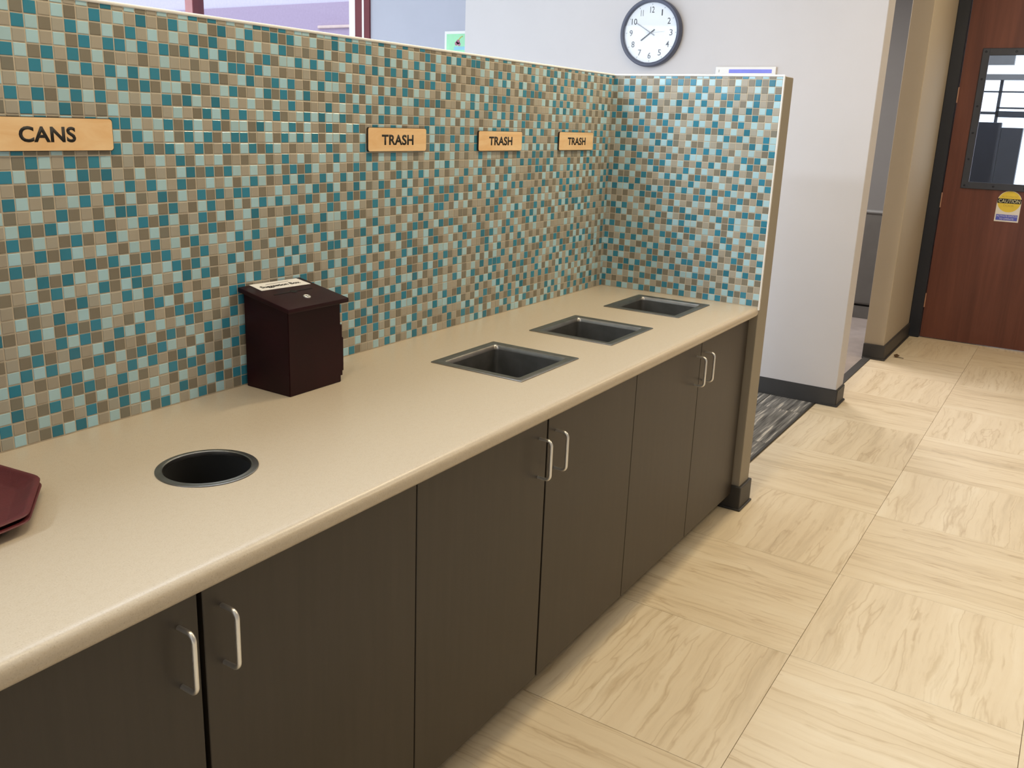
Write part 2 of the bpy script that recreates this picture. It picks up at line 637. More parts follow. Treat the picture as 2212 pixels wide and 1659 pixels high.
tag(vf, 'grey entry floor behind the cherry door', 'floor', kind='structure')
ts = obj('trim_2', box(1.80, 3.13, -0.597, -0.545, -0.002, 0.005, 0.002), STRIP)
tag(ts, 'dark transition strip on the floor across the side room opening', 'trim', kind='structure')

# ------------------------------------------------------------------ partition walls with mosaic
#  tile colours read row by row from the photograph: 0 beige, 1 taupe, 2 teal, 3 aqua
END_ROWS = [
    [0, 0, 1, 2, 0, 0, 1, 3, 2, 3, 2, 1, 2, 1, 3, 3, 2, 2, 0, 1, 1, 2, 3, 0, 3, 1, 3],
    [2, 1, 3, 1, 3, 1, 0, 1, 3, 2, 1, 2, 1, 2, 3, 1, 3, 1, 0, 1, 3, 0, 1, 2, 1, 2, 3],
    [3, 0, 2, 2, 0, 2, 3, 0, 2, 1, 0, 3, 0, 3, 1, 2, 0, 2, 3, 0, 2, 1, 0, 3, 1, 3, 1],
    [1, 3, 0, 3, 0, 1, 2, 1, 3, 0, 0, 1, 2, 0, 2, 3, 1, 0, 2, 1, 2, 0, 1, 2, 0, 1, 2],
    [3, 1, 1, 2, 0, 3, 1, 2, 0, 1, 3, 2, 0, 1, 3, 2, 0, 3, 1, 2, 0, 1, 3, 2, 0, 1, 3],
    [0, 2, 3, 3, 2, 1, 2, 3, 1, 0, 0, 1, 3, 2, 0, 3, 2, 1, 2, 3, 1, 0, 2, 1, 3, 2, 0],
    [2, 1, 2, 0, 1, 3, 1, 0, 2, 3, 1, 2, 1, 0, 3, 0, 1, 3, 1, 0, 2, 3, 1, 2, 1, 0, 3],
    [1, 3, 1, 3, 0, 2, 0, 3, 1, 2, 0, 3, 0, 3, 2, 3, 0, 2, 0, 3, 1, 2, 0, 3, 0, 3, 0],
    [3, 0, 2, 1, 2, 1, 2, 0, 3, 1, 2, 0, 3, 0, 1, 1, 2, 1, 2, 0, 3, 0, 2, 0, 3, 0, 1],
    [0, 2, 3, 2, 3, 0, 3, 2, 1, 2, 3, 1, 0, 1, 3, 0, 3, 0, 3, 2, 1, 2, 3, 1, 0, 2, 3],
    [0, 3, 1, 0, 1, 3, 0, 3, 2, 3, 2, 1, 0, 3, 1, 1, 3, 0, 1, 3, 0, 0, 1, 2, 3, 2, 3],
    [1, 0, 2, 3, 2, 0, 1, 2, 0, 1, 0, 3, 1, 0, 2, 0, 2, 3, 2, 0, 1, 3, 0, 3, 0, 1, 2],
    [0, 2, 3, 0, 1, 2, 3, 1, 3, 0, 2, 1, 0, 2, 3, 3, 1, 0, 1, 2, 3, 0, 2, 1, 2, 3, 1],
    [3, 1, 0, 3, 2, 0, 1, 2, 1, 2, 3, 0, 3, 1, 0, 2, 0, 2, 3, 1, 0, 1, 3, 2, 1, 2, 0],
    [0, 2, 3, 2, 0, 3, 0, 3, 2, 1, 0, 1, 0, 2, 3, 1, 3, 0, 1, 2, 3, 2, 0, 1, 3, 0, 3],
    [2, 3, 1, 1, 3, 1, 2, 1, 0, 3, 2, 3, 2, 3, 1, 2, 1, 2, 3, 0, 1, 0, 3, 2, 0, 2, 1],
    [1, 0, 2, 2, 0, 2, 3, 0, 1, 0, 1, 2, 1, 0, 2, 3, 0, 1, 0, 3, 0, 2, 1, 0, 1, 3, 2],
    [3, 2, 3, 3, 2, 0, 1, 2, 3, 2, 0, 1, 3, 2, 3, 1, 2, 3, 2, 1, 2, 3, 0, 3, 2, 1, 0],
    [0, 1, 0, 1, 0, 3, 2, 1, 2, 1, 3, 2, 0, 1, 0, 2, 1, 2, 1, 3, 0, 1, 2, 1, 0, 2, 3],
    [3, 0, 1, 0, 3, 0, 1, 3, 0, 2, 0, 1, 3, 0, 1, 3, 0, 3, 0, 2, 1, 2, 3, 0, 3, 0, 1],
    [1, 2, 3, 2, 0, 3, 0, 2, 1, 0, 3, 2, 1, 2, 3, 0, 1, 2, 1, 0, 3, 0, 1, 2, 1, 2, 3],
    [0, 1, 2, 3, 1, 0, 3, 0, 3, 2, 1, 3, 0, 1, 2, 2, 3, 0, 3, 2, 1, 2, 3, 0, 3, 1, 2],
    [0, 1, 0, 1, 3, 0, 1, 3, 2, 0, 1, 2, 3, 2, 3, 3, 1, 0, 1, 3, 1, 2, 3, 0, 3, 0, 2],
    [3, 2, 1, 0, 2, 3, 2, 0, 1, 3, 0, 3, 0, 1, 2, 1, 0, 3, 0, 2, 1, 3, 0, 2, 1, 2, 1],
    [1, 0, 3, 3, 1, 0, 1, 2, 3, 0, 2, 1, 2, 3, 1, 2, 3, 0, 3, 0, 2, 1, 3, 0, 2, 0, 3],
    [2, 1, 0, 2, 0, 2, 3, 0, 1, 0, 3, 2, 1, 2, 0, 3, 0, 1, 2, 1, 3, 2, 0, 1, 3, 1, 0],
    [3, 2, 3, 1, 3, 0, 1, 2, 3, 2, 0, 1, 3, 0, 3, 0, 2, 3, 1, 2, 0, 1, 3, 2, 1, 2, 3],
    [2, 0, 1, 2, 1, 2, 3, 0, 2, 1, 3, 2, 0, 2, 1, 3, 1, 0, 2, 3, 1, 0, 2, 1, 3, 0, 2],
    [1, 3, 2, 3, 0, 1, 0, 3, 1, 2, 1, 0, 1, 3, 2, 2, 0, 2, 1, 2, 0, 3, 1, 2, 0, 1, 3],
    [3, 2, 0, 1, 2, 3, 2, 1, 2, 3, 0, 3, 2, 1, 0, 1, 3, 0, 3, 0, 1, 2, 0, 3, 2, 0, 2],
    [0, 1, 3, 2, 1, 2, 1, 3, 0, 1, 2, 1, 0, 2, 3, 3, 2, 1, 2, 1, 0, 3, 1, 0, 1, 3, 1],
    [3, 2, 0, 3, 0, 3, 0, 2, 1, 2, 3, 0, 3, 0, 1, 0, 1, 3, 0, 3, 1, 2, 0, 3, 0, 1, 0],
    [2, 0, 1, 0, 1, 2, 1, 0, 3, 0, 1, 2, 1, 2, 3, 1, 2, 0, 1, 2, 0, 3, 2, 1, 2, 0, 3],
    [1, 3, 0, 2, 3, 0, 3, 2, 1, 2, 3, 0, 3, 1, 2, 0, 3, 1, 2, 3, 2, 1, 3, 0, 3, 2, 1],
]
# columns 97 down to 45 of the long wall; 9 where hidden or unread
LONG_READ = [
    [9, 9, 9, 9, 9, 1, 3, 0, 3, 1, 2, 0, 3, 1, 0, 3, 0, 3, 2, 1, 2, 0, 3, 0, 3, 2, 2, 1, 2, 0, 3, 3, 1, 3, 3, 2, 3, 2, 3, 0, 3, 0, 2, 1, 3, 0, 2, 0, 1, 2, 1, 9, 9],
    [9, 9, 3, 1, 2, 0, 3, 1, 0, 2, 0, 3, 0, 2, 0, 1, 2, 3, 0, 3, 1, 2, 0, 3, 2, 0, 1, 2, 1, 2, 3, 0, 3, 1, 0, 2, 3, 1, 2, 1, 2, 0, 3, 1, 0, 2, 0, 3, 0, 1, 2, 1, 3],
    [9, 9, 0, 2, 3, 1, 0, 2, 3, 1, 3, 1, 2, 0, 3, 0, 3, 0, 2, 1, 2, 0, 3, 2, 0, 3, 0, 3, 2, 1, 0, 1, 0, 2, 3, 1, 0, 2, 3, 0, 3, 1, 0, 2, 3, 1, 3, 0, 2, 3, 1, 2, 0],
    [9, 9, 3, 0, 3, 0, 3, 1, 2, 0, 2, 2, 3, 2, 0, 2, 1, 2, 3, 2, 3, 2, 1, 1, 3, 1, 2, 1, 3, 3, 2, 3, 2, 3, 1, 0, 3, 0, 1, 2, 0, 2, 3, 1, 2, 0, 2, 3, 1, 0, 2, 3, 1],
    [9, 9, 2, 3, 1, 2, 0, 2, 1, 3, 1, 0, 0, 1, 0, 3, 0, 0, 1, 0, 1, 3, 2, 2, 1, 2, 3, 0, 1, 0, 1, 0, 1, 0, 2, 2, 1, 3, 0, 3, 1, 0, 2, 0, 1, 3, 1, 2, 0, 2, 1, 2, 0],
    [9, 9, 1, 0, 2, 3, 1, 3, 2, 0, 2, 3, 2, 3, 2, 1, 2, 3, 0, 3, 2, 1, 0, 3, 2, 0, 1, 2, 3, 2, 0, 1, 3, 2, 3, 3, 0, 2, 1, 2, 0, 3, 1, 3, 2, 0, 2, 1, 3, 0, 3, 0, 1],
    [9, 9, 0, 3, 0, 0, 2, 1, 0, 1, 3, 2, 1, 2, 1, 3, 3, 1, 2, 1, 0, 3, 2, 1, 0, 3, 2, 1, 2, 1, 3, 2, 0, 1, 0, 1, 2, 1, 3, 1, 3, 0, 2, 1, 0, 1, 3, 3, 2, 1, 2, 1, 2],
    [9, 9, 2, 0, 2, 1, 3, 2, 3, 2, 0, 3, 0, 3, 0, 2, 1, 2, 3, 0, 2, 0, 3, 0, 3, 0, 1, 3, 0, 2, 0, 1, 0, 0, 2, 0, 3, 0, 2, 0, 2, 1, 3, 2, 3, 2, 0, 0, 1, 3, 0, 3, 1],
    [9, 1, 0, 2, 3, 0, 2, 1, 0, 1, 3, 0, 1, 2, 1, 0, 3, 0, 1, 2, 3, 2, 0, 2, 0, 3, 0, 2, 1, 0, 3, 2, 3, 2, 3, 3, 2, 1, 0, 3, 1, 0, 2, 1, 0, 1, 3, 1, 2, 0, 1, 2, 0],
    [9, 9, 9, 9, 9, 9, 9, 9, 9, 9, 2, 2, 3, 0, 3, 2, 1, 2, 3, 0, 2, 1, 3, 3, 1, 2, 3, 0, 3, 2, 1, 3, 0, 1, 2, 1, 0, 3, 2, 1, 9, 9, 9, 9, 9, 9, 9, 9, 9, 9, 2, 3, 2],
    [9, 9, 9, 9, 9, 9, 9, 9, 9, 9, 3, 1, 2, 3, 0, 3, 1, 2, 3, 2, 1, 3, 2, 2, 1, 0, 3, 1, 2, 3, 2, 3, 2, 1, 3, 3, 2, 0, 1, 3, 9, 9, 9, 9, 9, 9, 9, 9, 9, 9, 1, 3, 1],
    [9, 3, 2, 1, 1, 3, 1, 0, 1, 1, 2, 3, 0, 2, 1, 2, 3, 0, 2, 1, 0, 2, 1, 3, 2, 1, 2, 3, 0, 1, 0, 0, 3, 0, 2, 1, 0, 3, 0, 2, 9, 9, 9, 9, 9, 9, 9, 9, 9, 9, 1, 2, 3],
    [9, 0, 1, 2, 3, 0, 2, 1, 2, 3, 1, 0, 1, 0, 3, 0, 2, 1, 3, 0, 3, 1, 0, 1, 0, 3, 1, 0, 2, 0, 3, 1, 0, 3, 0, 2, 3, 0, 3, 0, 2, 1, 3, 0, 2, 0, 3, 0, 1, 0, 3, 0, 2],
    [9, 2, 3, 1, 0, 1, 3, 2, 1, 2, 0, 1, 3, 1, 0, 1, 3, 2, 1, 2, 1, 2, 3, 0, 3, 0, 2, 3, 1, 2, 1, 2, 3, 0, 1, 3, 0, 1, 2, 1, 3, 2, 0, 1, 3, 1, 0, 1, 3, 1, 0, 1, 3],
    [9, 0, 1, 2, 3, 2, 0, 1, 3, 0, 3, 2, 0, 2, 3, 0, 2, 1, 0, 3, 0, 3, 1, 3, 2, 3, 1, 0, 2, 3, 2, 1, 0, 2, 3, 0, 2, 3, 1, 2, 0, 1, 3, 0, 1, 2, 3, 2, 0, 2, 3, 0, 2],
    [9, 2, 3, 0, 1, 0, 3, 2, 0, 2, 1, 3, 1, 0, 2, 1, 3, 0, 2, 1, 2, 0, 2, 2, 0, 1, 0, 3, 0, 2, 0, 3, 2, 1, 2, 3, 1, 0, 2, 3, 1, 0, 2, 1, 3, 0, 2, 3, 1, 0, 2, 1, 3],
    [9, 1, 0, 3, 0, 2, 1, 0, 1, 3, 2, 2, 0, 3, 1, 2, 0, 1, 3, 2, 0, 1, 3, 1, 3, 2, 3, 2, 3, 0, 1, 2, 1, 3, 1, 2, 0, 2, 1, 2, 0, 3, 1, 2, 0, 1, 3, 2, 0, 3, 1, 2, 0],
    [9, 3, 2, 1, 2, 3, 0, 3, 2, 1, 0, 3, 2, 1, 2, 3, 1, 0, 2, 1, 3, 2, 0, 3, 2, 0, 1, 0, 1, 2, 3, 0, 3, 0, 2, 1, 3, 0, 3, 0, 1, 2, 0, 3, 2, 0, 2, 3, 2, 1, 2, 3, 1],
    [9, 2, 1, 3, 0, 1, 2, 1, 0, 2, 3, 0, 1, 3, 1, 0, 2, 3, 1, 2, 1, 0, 3, 0, 1, 3, 0, 3, 2, 1, 2, 1, 0, 2, 3, 3, 2, 1, 2, 1, 0, 3, 1, 0, 1, 3, 1, 0, 1, 3, 1, 0, 2],
    [9, 3, 0, 2, 1, 2, 3, 0, 3, 0, 1, 3, 0, 2, 0, 3, 1, 2, 0, 3, 0, 3, 2, 3, 2, 0, 1, 2, 0, 3, 1, 3, 2, 1, 0, 0, 1, 3, 0, 3, 1, 2, 0, 3, 0, 1, 0, 3, 0, 2, 0, 3, 1],
    [9, 2, 1, 0, 3, 0, 1, 2, 1, 2, 3, 1, 2, 1, 2, 0, 3, 1, 2, 0, 3, 0, 1, 2, 0, 1, 3, 0, 1, 0, 2, 1, 0, 2, 3, 1, 2, 0, 1, 2, 0, 3, 2, 1, 2, 0, 3, 1, 2, 1, 2, 0, 3],
    [9, 0, 3, 2, 1, 2, 3, 0, 3, 1, 2, 2, 3, 0, 3, 2, 1, 2, 3, 1, 0, 2, 3, 1, 3, 0, 1, 2, 3, 2, 3, 0, 3, 1, 2, 2, 3, 2, 0, 3, 2, 1, 3, 0, 3, 2, 1, 2, 3, 0, 3, 2, 1],
    [9, 0, 3, 1, 2, 3, 0, 3, 2, 1, 3, 2, 1, 3, 0, 3, 2, 3, 2, 1, 0, 3, 1, 0, 1, 3, 0, 3, 2, 3, 2, 1, 0, 3, 1, 0, 1, 3, 0, 3, 2, 3, 2, 1, 0, 3, 1, 2, 1, 0, 3, 1, 2],
    [9, 1, 2, 3, 0, 1, 2, 0, 3, 0, 2, 3, 2, 0, 1, 2, 0, 1, 0, 3, 1, 0, 2, 3, 2, 0, 1, 2, 0, 1, 0, 3, 1, 0, 2, 3, 2, 0, 1, 2, 0, 1, 0, 3, 1, 0, 2, 3, 2, 1, 2, 3, 0],
    [9, 3, 1, 0, 2, 0, 3, 1, 0, 3, 0, 0, 1, 2, 3, 1, 3, 0, 2, 1, 0, 2, 9, 9, 9, 9, 9, 9, 9, 9, 2, 1, 0, 2, 3, 0, 1, 2, 3, 1, 3, 0, 2, 1, 0, 2, 3, 1, 1, 3, 1, 0, 2],
    [9, 0, 2, 3, 1, 2, 1, 2, 3, 0, 1, 3, 2, 0, 1, 2, 1, 2, 3, 0, 3, 1, 9, 9, 9, 9, 9, 9, 9, 9, 9, 9, 3, 1, 0, 3, 2, 0, 1, 2, 1, 2, 3, 0, 3, 1, 0, 2, 1, 0, 2, 3, 1],
    [9, 3, 1, 0, 2, 3, 2, 1, 0, 2, 3, 2, 0, 3, 0, 3, 2, 1, 0, 1, 0, 2, 9, 9, 9, 9, 9, 9, 9, 9, 9, 9, 9, 9, 3, 2, 0, 3, 0, 3, 2, 1, 0, 1, 0, 2, 3, 3, 2, 3, 1, 0, 2],
    [0, 1, 2, 1, 0, 2, 0, 3, 2, 1, 0, 1, 3, 1, 2, 1, 3, 0, 2, 3, 2, 3, 9, 9, 9, 9, 9, 9, 9, 9, 9, 9, 9, 9, 9, 9, 3, 1, 2, 1, 1, 3, 2, 3, 2, 3, 1, 2, 0, 1, 0, 1, 3],
    [3, 2, 3, 2, 3, 0, 1, 2, 1, 3, 1, 2, 1, 2, 3, 0, 1, 3, 1, 0, 1, 0, 9, 9, 9, 9, 9, 9, 9, 9, 9, 9, 9, 9, 9, 9, 1, 2, 3, 0, 2, 0, 1, 2, 1, 0, 2, 1, 3, 2, 3, 2, 0],
    [2, 0, 1, 0, 1, 2, 3, 0, 3, 0, 2, 3, 2, 0, 1, 2, 3, 2, 0, 1, 3, 2, 9, 9, 9, 9, 9, 9, 9, 9, 9, 9, 9, 9, 9, 9, 2, 0, 1, 2, 3, 2, 0, 1, 3, 2, 3, 3, 2, 0, 1, 0, 1],
    [1, 3, 0, 3, 2, 1, 2, 1, 0, 2, 3, 1, 0, 3, 2, 1, 2, 1, 3, 2, 0, 1, 9, 9, 9, 9, 9, 9, 9, 9, 9, 9, 9, 9, 9, 9, 0, 3, 2, 1, 2, 1, 3, 2, 0, 1, 0, 0, 1, 3, 0, 3, 2],
    [2, 0, 1, 2, 0, 3, 1, 3, 2, 1, 0, 0, 3, 0, 1, 3, 0, 2, 0, 1, 3, 0, 9, 9, 9, 9, 9, 9, 9, 9, 9, 9, 9, 9, 9, 9, 9, 9, 9, 9, 9, 2, 0, 1, 3, 0, 1, 3, 2, 0, 1, 2, 0],
    [0, 1, 3, 0, 1, 0, 2, 1, 0, 2, 3, 2, 0, 3, 0, 2, 1, 0, 3, 2, 1, 2, 9, 9, 9, 9, 9, 9, 9, 9, 9, 9, 9, 9, 9, 9, 9, 9, 9, 9, 9, 9, 9, 9, 9, 9, 9, 2, 0, 1, 3, 0, 1],
    [3, 0, 1, 2, 3, 2, 3, 0, 3, 1, 0, 3, 1, 2, 3, 0, 3, 2, 1, 3, 0, 1, 9, 9, 9, 9, 9, 9, 9, 9, 9, 9, 9, 9, 9, 9, 9, 9, 9, 9, 9, 9, 9, 9, 9, 9, 9, 9, 9, 9, 9, 9, 9],
]
LONG_ROWS = {r: {97 - i: k for i, k in enumerate(t) if k != 9} for r, t in enumerate(LONG_READ)}

rng = random.Random(5)


def fill_rows(cols):
    """tile colours for the long wall; column 0 is at the inside corner"""
    rows = []
    for r in range(34):
        row = []
        for c in range(cols):
            w = [0.36, 0.22, 0.20, 0.22]
            for nb, f in ((row[c - 1] if c else None, 0.12), (rows[r - 1][c] if r else None, 0.25)):
                if nb is not None:
                    w[nb] *= f if nb else f * 2.2
            k = rng.choices(range(4), w)[0]
            row.append(LONG_ROWS.get(r, {}).get(c, k))
        rows.append(row)
    return rows


def tile_mesh(k, w, h, d=0.0035):
    me = bpy.data.meshes.new('tile')
    e, b = 0.0009, 0.0006
    v, f = [], []
    for y, i in ((0.0, 0.0), (-(d - b), 0.0), (-d, e)):
        v += [(-w / 2 + i, y, -h / 2 + i), (w / 2 - i, y, -h / 2 + i), (w / 2 - i, y, h / 2 - i), (-w / 2 + i, y, h / 2 - i)]
    for a in (0, 4):
        for q in range(4):
            f.append((a + q, a + (q + 1) % 4, a + 4 + (q + 1) % 4, a + 4 + q))
    f.append((8, 9, 10, 11))
    me.from_pydata(v, [], f)
    me.materials.append(TILE[k])
    return me


JOINT = 0.0026
TW = P - JOINT
ROW_Z = [ZT - 0.0035 - 0.0047]   # centre of the cut top row
TOP1 = ZT - 0.0035 - 0.0105      # grout line under the cut row


def row_span(r):
    if r == 0:
        return TOP1 + JOINT / 2, ZT - 0.0035
    z1 = TOP1 - (r - 1) * P - JOINT / 2
    z0 = TOP1 - r * P + JOINT / 2
    return max(z0, ZC - 0.002), z1


def mosaic(wall, rows, where, singles, tone):
    """singles: set of (r, c) built as their own tile objects, all others joined"""
    cache = {}
    V, F, MI = [], [], []
    for r, row in enumerate(rows):
        z0, z1 = row_span(r)
        for c, k in enumerate(row):
            a, b = c * P + JOINT / 2 + (0.004 if c == 0 else 0), (c + 1) * P - JOINT / 2
            jx, jz = rng.uniform(-0.0003, 0.0003), rng.uniform(-0.0003, 0.0003)
            if where == 'long':
                ctr, rot = Vector((-(a + b) / 2 + jx, -0.0035, (z0 + z1) / 2 + jz)), 0
            else:
                ctr, rot = Vector((-0.0035, -(a + b) / 2 + jx, (z0 + z1) / 2 + jz)), -PI / 2
            if (r, c) in singles:
                key = (k, round(b - a, 5), round(z1 - z0, 5))
                if key not in cache:
                    cache[key] = tile_mesh(*key)
                o = bpy.data.objects.new('tile', cache[key])
                COL.objects.link(o)
                o.parent = wall
                o.location = ctr
                o.rotation_euler = (rng.uniform(-0.008, 0.008), 0, rot + rng.uniform(-0.008, 0.008))
            else:
                w, h, d, e, bb = b - a, z1 - z0, 0.0035, 0.0009, 0.0006
                n0 = len(V)
                tx, tz = rng.uniform(-0.008, 0.008), rng.uniform(-0.008, 0.008)
                for y, i in ((0.0, 0.0), (-(d - bb), 0.0), (-d, e)):
                    for sx, sz in ((-1, -1), (1, -1), (1, 1), (-1, 1)):
                        lx, lz = sx * (w / 2 - i), sz * (h / 2 - i)
                        ly = y + lx * tx + lz * tz
                        if where == 'long':
                            V.append((ctr.x + lx, ctr.y + ly, ctr.z + lz))
                        else:
                            V.append((ctr.x + ly, ctr.y - lx, ctr.z + lz))
                for a_ in (0, 4):
                    for q in range(4):
                        F.append((n0 + a_ + q, n0 + a_ + (q + 1) % 4, n0 + a_ + 4 + (q + 1) % 4, n0 + a_ + 4 + q))
                F.append((n0 + 8, n0 + 9, n0 + 10, n0 + 11))
                MI += [k] * 9
    me = bpy.data.meshes.new('mosaic_tiles')
    me.from_pydata(V, [], F)
    for tm in TILE:
        me.materials.append(tm)
    me.polygons.foreach_set('material_index', MI)
    o = bpy.data.objects.new('mosaic_tiles', me)
    COL.objects.link(o)
    o.parent = wall
    o['kind'] = 'stuff'


wl = obj('wall_left', box(-5.2, 0.115, 0.0, 0.12, 0, ZT - 0.001), PAINT_TAN)
tag(wl, 'long low partition wall faced with teal and beige mosaic behind the counter', 'wall', kind='structure')
obj('grout', box(-5.2, 0.0, -0.0059, 0.001, ZC - 0.02, ZT - 0.003), GROUT, wl)
NCOL = 128
rows = fill_rows(NCOL)
# the 300 tiles that show largest: the near end of the wall in view
sing = {(r, c) for r in range(34) for c in range(88, 97)}
mosaic(wl, rows, 'long', set(sorted(sing, key=lambda t: -t[1])[:300]), 0)

we = obj('wall_end', box(0.0, 0.115, -0.693, 0.0, 0, ZT - 0.001, 0.002), PAINT_TAN)
tag(we, 'short tiled end wall closing the far end of the counter', 'wall', kind='structure')
obj('grout', box(-0.0059, 0.001, -0.6915, 0.0, ZC - 0.02, ZT - 0.003), GROUT, we)
cells = sorted(((r, c) for r in range(34) for c in range(27)), key=lambda t: (-t[1], t[0]))
cells = [t for t in cells if t[0] > 0][:300]
mosaic(we, END_ROWS, 'end', set(cells), 0)

t3 = obj('trim_3', box(-5.2, 0.0, -0.0095, 0.0, ZT - 0.0045, ZT + 0.0030, 0.0032, 3), ALU)
tag(t3, 'thin white metal edge along the top of the long mosaic', 'trim', kind='structure')
t4 = obj('trim_4', box(-0.0095, 0.0, -0.696, 0.0, ZT - 0.0045, ZT + 0.0030, 0.0032, 3), ALU)
tag(t4, 'thin white metal edge along the top of the end wall mosaic', 'trim', kind='structure')
t5 = obj('trim_5', box(-0.0095, 0.001, -0.6965, -0.6915, ZC - 0.01, ZT + 0.0005, 0.0006), ALU)
tag(t5, 'upright white metal edge where the end wall mosaic stops', 'trim', kind='structure')
t6 = obj('trim_6', box(-0.0065, -0.0005, -0.0065, -0.0005, ZC, ZT - 0.004, 0.002), GROUT)
tag(t6, 'pale caulk bead in the inside corner of the mosaic', 'trim', kind='structure')

# ------------------------------------------------------------------ countertop
ct = thing('countertop', (-2.0, -0.35, ZC), 'long beige speckled laminate countertop with rolled front edge along the mosaic wall', 'countertop')
prof = [(0.0, ZC), (-0.664, ZC)]
for k in range(1, 7):
    a = math.radians(90 - 15 * k)
    prof.append((-0.672 - 0.0205 * math.cos(a), ZC - 0.0185 + 0.0185 * math.sin(a)))
for k in range(1, 5):
    a = math.radians(-15 * k)
    prof.append((-0.680 - 0.0125 * math.cos(a), ZC - 0.0205 + 0.0165 * math.sin(a)))
prof += [(-0.678, ZC - 0.038), (-0.655, ZC - 0.038), (-0.652, ZC - 0.030), (0.0, ZC - 0.030)]
X0, X1 = -4.6, -0.0035
slab = loops([[(X0, y, z) for y, z in prof], [(X1, y, z) for y, z in prof]], True, True)
BINS = [(-1.307, -0.377), (-0.788, -0.379), (-0.255, -0.378)]
ROUND = (-2.340, -0.372)
cut = bmesh.new()
for bx, by in BINS:
    loops([rrect(bx, by, 0.131, 0.127, 0.006, ZC - 0.1), rrect(bx, by, 0.131, 0.127, 0.006, ZC + 0.1)], True, True, bm=cut)
loops([circ(*ROUND, 0.083, ZC - 0.1, 48), circ(*ROUND, 0.083, ZC + 0.1, 48)], True, True, bm=cut)
bmesh.ops.recalc_face_normals(cut, faces=cut.faces)
so = obj('slab', slab, LAMINATE)
co = obj('cutter', cut, None)
md = so.modifiers.new('b', 'BOOLEAN')
md.operation = 'DIFFERENCE'
md.solver = 'EXACT'
md.object = co
dg = bpy.context.evaluated_depsgraph_get()
me2 = bpy.data.meshes.new_from_object(so.evaluated_get(dg))
so.modifiers.clear()
so.data = me2
bpy.data.objects.remove(co, do_unlink=True)
me2.transform(Matrix.Translation(-ct.location))
for p in me2.polygons:
    p.use_smooth = True
me2.set_sharp_from_angle(angle=math.radians(28))
so.parent = ct

# ------------------------------------------------------------------ base cabinets
DY = -0.665          # door face


def handle_bm(x):
    r = 0.0042
    zt_, zb_ = 0.763, 0.661
    yo, rr = -0.700, 0.013
    pts = [(x, DY + 0.002, zt_), (x, yo + rr, zt_)]
    for k in range(1, 7):
        a = math.radians(15 * k)
        pts.append((x, yo + rr - rr * math.sin(a), zt_ - rr + rr * math.cos(a)))
    for k in range(0, 7):
        a = math.radians(15 * k)
        pts.append((x, yo + rr - rr * math.cos(a), zb_ + rr - rr * math.sin(a)))
    pts += [(x, DY + 0.002, zb_)]
    return tube(pts, r, 12)


def cabinet(x0, x1, gap, gw, label, doors=('', '')):
    c = thing('base_cabinet', ((x0 + x1) / 2, -0.33, 0), label, 'cabinet', 'dark base cabinets under the counter')
    z0, z1 = 0.070, ZC - 0.0385
    bm = bmesh.new()
    bm_box(bm, x0 + 0.001, x0 + 0.019, -0.644, -0.02, 0.072, z1)
    bm_box(bm, x1 - 0.019, x1 - 0.001, -0.644, -0.02, 0.072, z1)
    bm_box(bm, x0 + 0.019, x1 - 0.019, -0.03, -0.02, 0.07, z1)
    bm_box(bm, x0 + 0.019, x1 - 0.019, -0.642, -0.03, 0.085, 0.103)
    bm_box(bm, x0 + 0.019, x1 - 0.019, -0.642, -0.62, z1 - 0.03, z1)
    obj('carcass', bm, BLACK, c)
    obj('toe_kick', box(x0 + 0.001, x1 - 0.001, -0.600, -0.585, 0.0, 0.09), COVE, c)
    for a, b, hx in ((x0 + 0.0015, gap - gw / 2, gap - 0.040), (gap + gw / 2, x1 - 0.0015, gap + 0.040)):
        d = obj('door', box(a, b, DY, DY + 0.019, z0, ZC - 0.043, 0.0012), ESPRESSO, c)
        h = obj('handle', handle_bm(hx), CHROME, d, smooth=True)
        h['label'] = 'satin chrome wire pull handle'
    return c


cabinet(-3.115, -2.066, -2.592, 0.0095, 'dark espresso two-door cabinet nearest the camera, under the round counter hole')
cabinet(-2.066, -1.034, -1.549, 0.0070, 'dark espresso two-door cabinet in the middle, under the nearest square bin opening')
cabinet(-1.034, -0.016, -0.514, 0.0035, 'dark espresso two-door cabinet against the tiled end wall')
fp = obj('filler_panel', box(-0.0155, -0.0005, -0.655, -0.02, 0.07, ZC - 0.039), ESPRESSO)
tag(fp, 'narrow dark filler strip between the last cabinet and the end wall', 'panel')

# ------------------------------------------------------------------ bin openings
INS = [('square steel bin opening nearest the suggestion box', 0), ('middle one of the three square steel bin openings', 1),
       ('square steel bin opening in the corner by the end wall', 2)]
for label, k in INS:
    bx, by = BINS[k]
    t = thing('trash_chute', (bx, by, ZC), label, 'bin chute', 'square steel bin openings in the counter')
    hx, hy = 0.157, 0.152
    pr = [(0.0, 0.0002, 0.003), (0.0, 0.0022, 0.003), (0.0015, 0.0032, 0.003), (0.012, 0.0036, 0.004), (0.022, 0.0034, 0.006), (0.0265, 0.0018, 0.009),
          (0.0295, -0.003, 0.011), (0.031, -0.010, 0.012)]
    obj('flange', loops([rrect(bx, by, hx - d, hy - d, r, ZC + z) for d, z, r in pr]), STEEL, t, smooth=True)
    obj('sleeve', loops([rrect(bx, by, hx - 0.031, hy - 0.031, 0.012, ZC - 0.010), rrect(bx, by, hx - 0.032, hy - 0.032, 0.012, ZC - 0.135)]), STEEL_IN, t, smooth=True)
    obj('dark_below', loops([rrect(bx, by, hx - 0.030, hy - 0.030, 0.012, ZC - 0.134), rrect(bx, by, hx - 0.034, hy - 0.034, 0.012, ZC - 0.60)], False, True), BLACK, t)  # black box painted in for the darkness below the open sleeve

